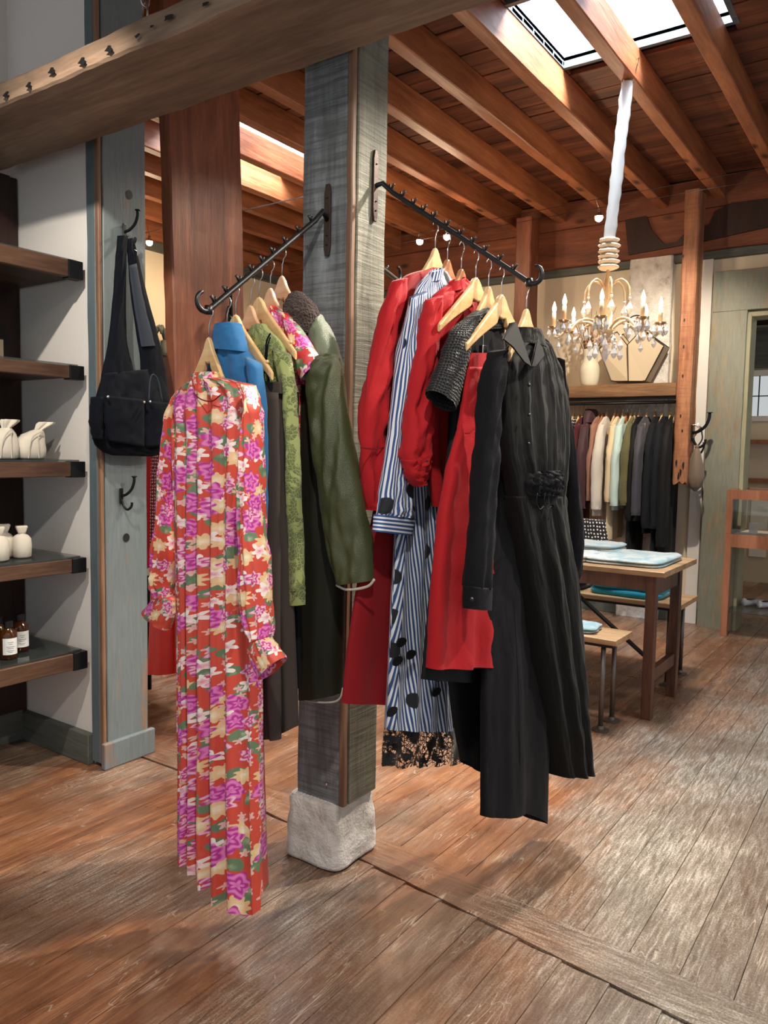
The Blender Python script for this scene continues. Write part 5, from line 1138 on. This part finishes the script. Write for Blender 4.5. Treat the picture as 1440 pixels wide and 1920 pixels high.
# pouch on the lower hook
t = thing('taupe_pouch', on(1305, 915, 1, 6.74), 'soft taupe pouch with a knotted neck hanging beside the rotted post', 'bag')
pc = on(1305, 880, 1, 6.72); k_ = .0045
MB().lathe((pc.x, pc.y, 0), [(.012, on(1303, 838, 1, 6.72).z), (.03, on(1303, 848, 1, 6.72).z), (.052, on(1303, 868, 1, 6.72).z), (.065, on(1303, 892, 1, 6.72).z), (.052, on(1303, 912, 1, 6.72).z), (.01, on(1303, 921, 1, 6.72).z)], 22, fn=lambda a, z: 1+.07*math.sin(5*a+z*20)).build('pouch', 'taupe', t, smooth=True)
kz = on(1303, 838, 1, 6.72).z
MB().sphere((pc.x, pc.y, kz), .02, 10).build('knot', 'taupe', t, smooth=True)
hp = on(1309, 800, 1, 6.72)
for s_ in (-1, 1): MB().tube([crom([Vector((pc.x, pc.y, kz)), Vector((pc.x+.035*s_, pc.y, kz+.06)), Vector((pc.x+.012+.02*s_, pc.y, (kz+hp.z)/2+.03)), Vector((pc.x+.02, pc.y, hp.z))], k/4) for k in range(13)], .006, 7).build('strap', 'black' if s_ > 0 else 'taupe', t, smooth=True)
q = on(1292, 797, 1, 6.66); t = thing('door_knob', q+Vector((.03, 0, 0)), 'small glass knob on the right side of the rotted post', 'knob'); q = Vector(t['_o'])
MB().tube([q, q+Vector((.03, 0, 0))], .006, 8).build('stem', 'wire', t); MB().sphere(q+Vector((.04, 0, 0)), .02, 12).build('glass_ball', 'crystal', t, smooth=True)
# ------------------------------------------------------------------ table and benches
TZ = .835
def bx(name, a, b, mat, par, bev=.003): return MB().box(a, b).build(name, mat, par, bevel=bev)
TX1, TY0, TY1 = -1.10, 4.22, 4.93
t = thing('work_table', (-1.8, 4.58, 0), 'wooden table with dark legs and a pale top covered in folded linens', 'table')
timber((-2.7, TY0, TZ-.03), (TX1, TY1, TZ), 0, .002, 16, .004, 51).build('tabletop', 'tabletop', t)
for x in (-1.215, -2.62):
    for y in (4.29, 4.80): bx('leg', (x, y, 0), (x+.055, y+.055, TZ-.03), 'tableleg', t)
    bx('end_rail', (x+.01, 4.345, TZ-.15), (x+.045, 4.80, TZ-.03), 'tableleg', t); bx('stretcher', (x+.01, 4.345, .2), (x+.045, 4.80, .27), 'tableleg', t)
for y in (4.30, 4.82): bx('apron', (-2.565, y, TZ-.12), (-1.215, y+.03, TZ-.03), 'tableleg', t)
for (A, B) in (((-1.25, 4.57, .26), (-1.95, 4.57, .78)),): MB().obox((Vector(A)+Vector(B))/2, (Vector(B)-Vector(A))/2, (0, .02, 0), Vector((.6, 0, .8)).normalized()*.006).build('brace', 'black_iron', t)
def bench(y0, y1, x0, x1, z, label):
    t = thing('pipe_leg_bench', ((x0+x1)/2, (y0+y1)/2, 0), label, 'bench', 'pipe-legged benches by the table')
    m = MB(); n = 2
    for k in range(n):
        a = y0+(y1-y0)*k/n; timber((x0, a+.002, z-.03), (x1, y0+(y1-y0)*(k+1)/n-.002, z), 0, .0015, 12, .003, 60+k).build('seat_board', 'tabletop', t)
    for x in (x0+.1, x1-.08):
        for y in (y0+.05, y1-.05):
            l_ = MB().tube([(x, y, .008), (x, y, z-.03)], .013, 12).build('leg', 'pipe', t, smooth=True)
            MB().lathe((x, y, .001), [(.045, 0), (.045, .006), (.02, .01), (.017, .025)], 16).build('floor_flange', 'pipe', l_, smooth=False)
    MB().box((x0+.05, y0+.01, z-.045), (x1-.02, y1-.01, z-.031)).build('metal_frame', 'black_iron', t)
    return t
bench(3.93, 4.21, -2.6, -1.25, .50, 'pale-topped pipe-legged bench on the near side of the table')
bench(4.98, 5.42, -2.6, -1.19, .53, 'pale-topped pipe-legged bench behind the table, with the teal knit')
def folded(name, x0, x1, y0, y1, z, h, mat, label, seed, cat='folded cloth', layers=3, rot=0., group=None):
    t = thing(name, ((x0+x1)/2, (y0+y1)/2, z), label, cat, group); n = 26
    for L in range(layers):
        za, zb2 = z+.001+h*L/layers, z+h*(L+1)/layers-.001; top = []; rings = []
        hx_, hy_ = (x1-x0)/2, (y1-y0)/2; cx_, cy_ = (x0+x1)/2, (y0+y1)/2
        for (f, zz) in ((.93, 0), (1., .3), (1., .7), (.93, 1.), (.7, 1.02), (.4, 1.03), (.1, 1.03)):
            ring = []
            for k in range(48):
                a = k*2*PI/48; se = (abs(math.cos(a))**7+abs(math.sin(a))**7)**(-1/7)
                x, y = math.cos(a)*se*hx_*f, math.sin(a)*se*hy_*f
                j = 1+.05*noise.noise(Vector((a*1.3, L*3, seed)))
                dz = h/layers*(.5*noise.noise(Vector(((x+cx_)*9, (y+cy_)*9, seed))) if L == layers-1 and zz >= 1 else 0)
                ring.append(Vector((cx_+x*j*math.cos(rot)-y*j*math.sin(rot), cy_+x*j*math.sin(rot)+y*j*math.cos(rot), za+(zb2-za)*zz+max(dz, -h/layers*.3)*1.6)))
            rings.append(ring)
        MB().loops(rings).build('fold', mat, t, smooth=True)
    return t
folded('folded_linen', -1.60, -1.15, 4.30, 4.86, TZ, .035, 'towel2', 'folded pale blue patterned linen at the right end of the table', 1, layers=2, group='linens on the table')
folded('folded_linen', -1.98, -1.56, 4.27, 4.60, TZ, .04, 'towel', 'folded cream linen at the front left of the table', 2, layers=2, group='linens on the table')
folded('folded_linen', -1.98, -1.50, 4.62, 4.90, TZ, .07, 'towel', 'thicker crumpled white linen along the back of the table', 3, layers=3, group='linens on the table')
folded('folded_linen', -2.5, -2.02, 4.3, 4.86, TZ, .05, 'towel', 'cream linen on the table half hidden by the black dress', 4, layers=2, group='linens on the table')
folded('teal_sweater', -1.80, -1.33, 5.02, 5.38, .53, .1, 'teal', 'folded teal knit sweater on the bench behind the table', 5, 'sweater', 2)
folded('navy_sweater', -2.4, -1.86, 5.02, 5.38, .53, .1, 'navyknit', 'folded navy knit sweater on the bench, left of the teal one', 6, 'sweater', 2)
folded('folded_towel', -2.3, -1.39, 3.96, 4.18, .50, .035, 'towel2', 'folded pale aqua towel on the near pipe-legged bench', 7, 'towel', 2)
t = thing('polka_dot_skirt', (-1.95, 5.75, .4), 'black skirt with white polka dots seen under the table top', 'skirt')
cloth(MB(), [((-2.5, 5.9, .95), (-2.0, 5.9, .95), .03), ((-2.5, 5.9, .7), (-1.95, 5.9, .7), .04), ((-2.55, 5.9, .5), (-1.9, 5.9, .5), .05)], (0, -1, 0), .04, folds=[(4, .004, .012, 0)], seed=9).build('body', 'polka', t, smooth=True)
MB().tube([(-2.25, 5.9, .94), (-2.25, 5.9, 1.0)], .003, 6).build('loop', 'black', t)
# ------------------------------------------------------------------ display case and shoes
cx0, cy0 = -1.295, 6.72
t = thing('display_case', (-.85, 6.95, 0), 'reddish wooden glass display case on tall legs in the doorway', 'display case')
zt1, zt0, zb1, zb0 = 1.19, 1.115, .835, .73
X2, Y2 = cx0+1.1, cy0+.62
for (x, y) in ((cx0, cy0), (X2-.05, cy0), (cx0, Y2-.05), (X2-.05, Y2-.05)): bx('leg', (x, y, 0), (x+.05, y+.05, zb0), 'case', t)
def ringbox(nm, z0_, z1_, w):
    m = MB(); m.box((cx0, cy0, z0_), (X2, cy0+w, z1_)); m.box((cx0, Y2-w, z0_), (X2, Y2, z1_)); m.box((cx0, cy0+w, z0_), (cx0+w, Y2-w, z1_)); m.box((X2-w, cy0+w, z0_), (X2, Y2-w, z1_)); return m.build(nm, 'case', t)
ringbox('base_frame', zb0, zb1, .05); ringbox('top_frame', zt0, zt1, .045)
for (x, y) in ((cx0, cy0), (X2-.045, cy0), (cx0, Y2-.045), (X2-.045, Y2-.045)): bx('corner_post', (x, y, zb1), (x+.045, y+.045, zt0), 'case', t)
MB().box((cx0+.05, cy0+.05, zb1-.02), (X2-.05, Y2-.05, zb1-.005)).build('display_floor', 'linen', t)
for (a, b) in (((cx0+.045, cy0+.01, zb1), (X2-.045, cy0+.014, zt0)), ((cx0+.045, Y2-.014, zb1), (X2-.045, Y2-.01, zt0)), ((cx0+.01, cy0+.045, zb1), (cx0+.014, Y2-.045, zt0)), ((cx0+.045, cy0+.045, zt1-.012), (X2-.045, Y2-.045, zt1-.006))):
    MB().box(a, b).build('glass_pane', 'glass', t)
q = on(1412, 992, 1, 6.95)
tag(MB().box((q.x-.03, 6.94, zb1-.004), (q.x+.035, 6.95, zb1+.085)).build('price_card', 'label'), 'small white card standing inside the glass display case', 'card')
zsf = .21
tag(MB().box((cx0+.03, cy0+.02, zsf-.012), (X2-.03, Y2-.02, zsf)).build('shoe_shelf', 'glassdark'), 'dark low shelf plate between the legs of the display case', 'shelf')
M['silver'] = fabric('silver_leather', (196, 196, 200), .35, .08, .1)
def shoe(x, y, rz, label):
    t = thing('flat_shoe', (x, y, zsf), label, 'shoe', 'pair of silver flats', ); c = Vector((x, y, zsf)); rings = []
    for i in range(15):
        u = i/14; w = .018+.026*math.sin(PI*min(1, u*1.02))**.6+(.006 if .3 < u < .75 else 0); h = .052-.03*u if u > .0 else .05
        h = (.065 if u < .1 else .055-.02*u) ; ring = []
        for k in range(14):
            a = k*2*PI/14; ring.append(Vector((math.cos(a)*w, (u-.5)*.24, .002+max(0, (math.sin(a)*.5+.5))*h)))
        rings.append(ring)
    m = MB().loops(rings); m.v = [Vector((p_.x*math.cos(rz)-p_.y*math.sin(rz), p_.x*math.sin(rz)+p_.y*math.cos(rz), p_.z))+c for p_ in m.v]
    m.build('upper', 'silver', t, smooth=True)
    m = MB(); m.lathe((0, 0, 0), [(.001, .062), (.03, .061), (.001, .045)], 16); m.v = [Vector((p_.x*.8*math.cos(rz)-(p_.y*1.9-.04)*math.sin(rz), p_.x*.8*math.sin(rz)+(p_.y*1.9-.04)*math.cos(rz), p_.z-.006))+c for p_ in m.v]; m.build('insole', 'darkwall', t, smooth=True)
qs = on(1412, 1128, 2, zsf+.03)
shoe(qs.x, qs.y, -.5, 'left silver flat shoe on the low shelf of the display case')
shoe(qs.x+.12, qs.y-.02, -.5, 'right silver flat shoe of the pair, at the edge of the view')
for o in bpy.data.objects:
    if '_o' in o: del o['_o']
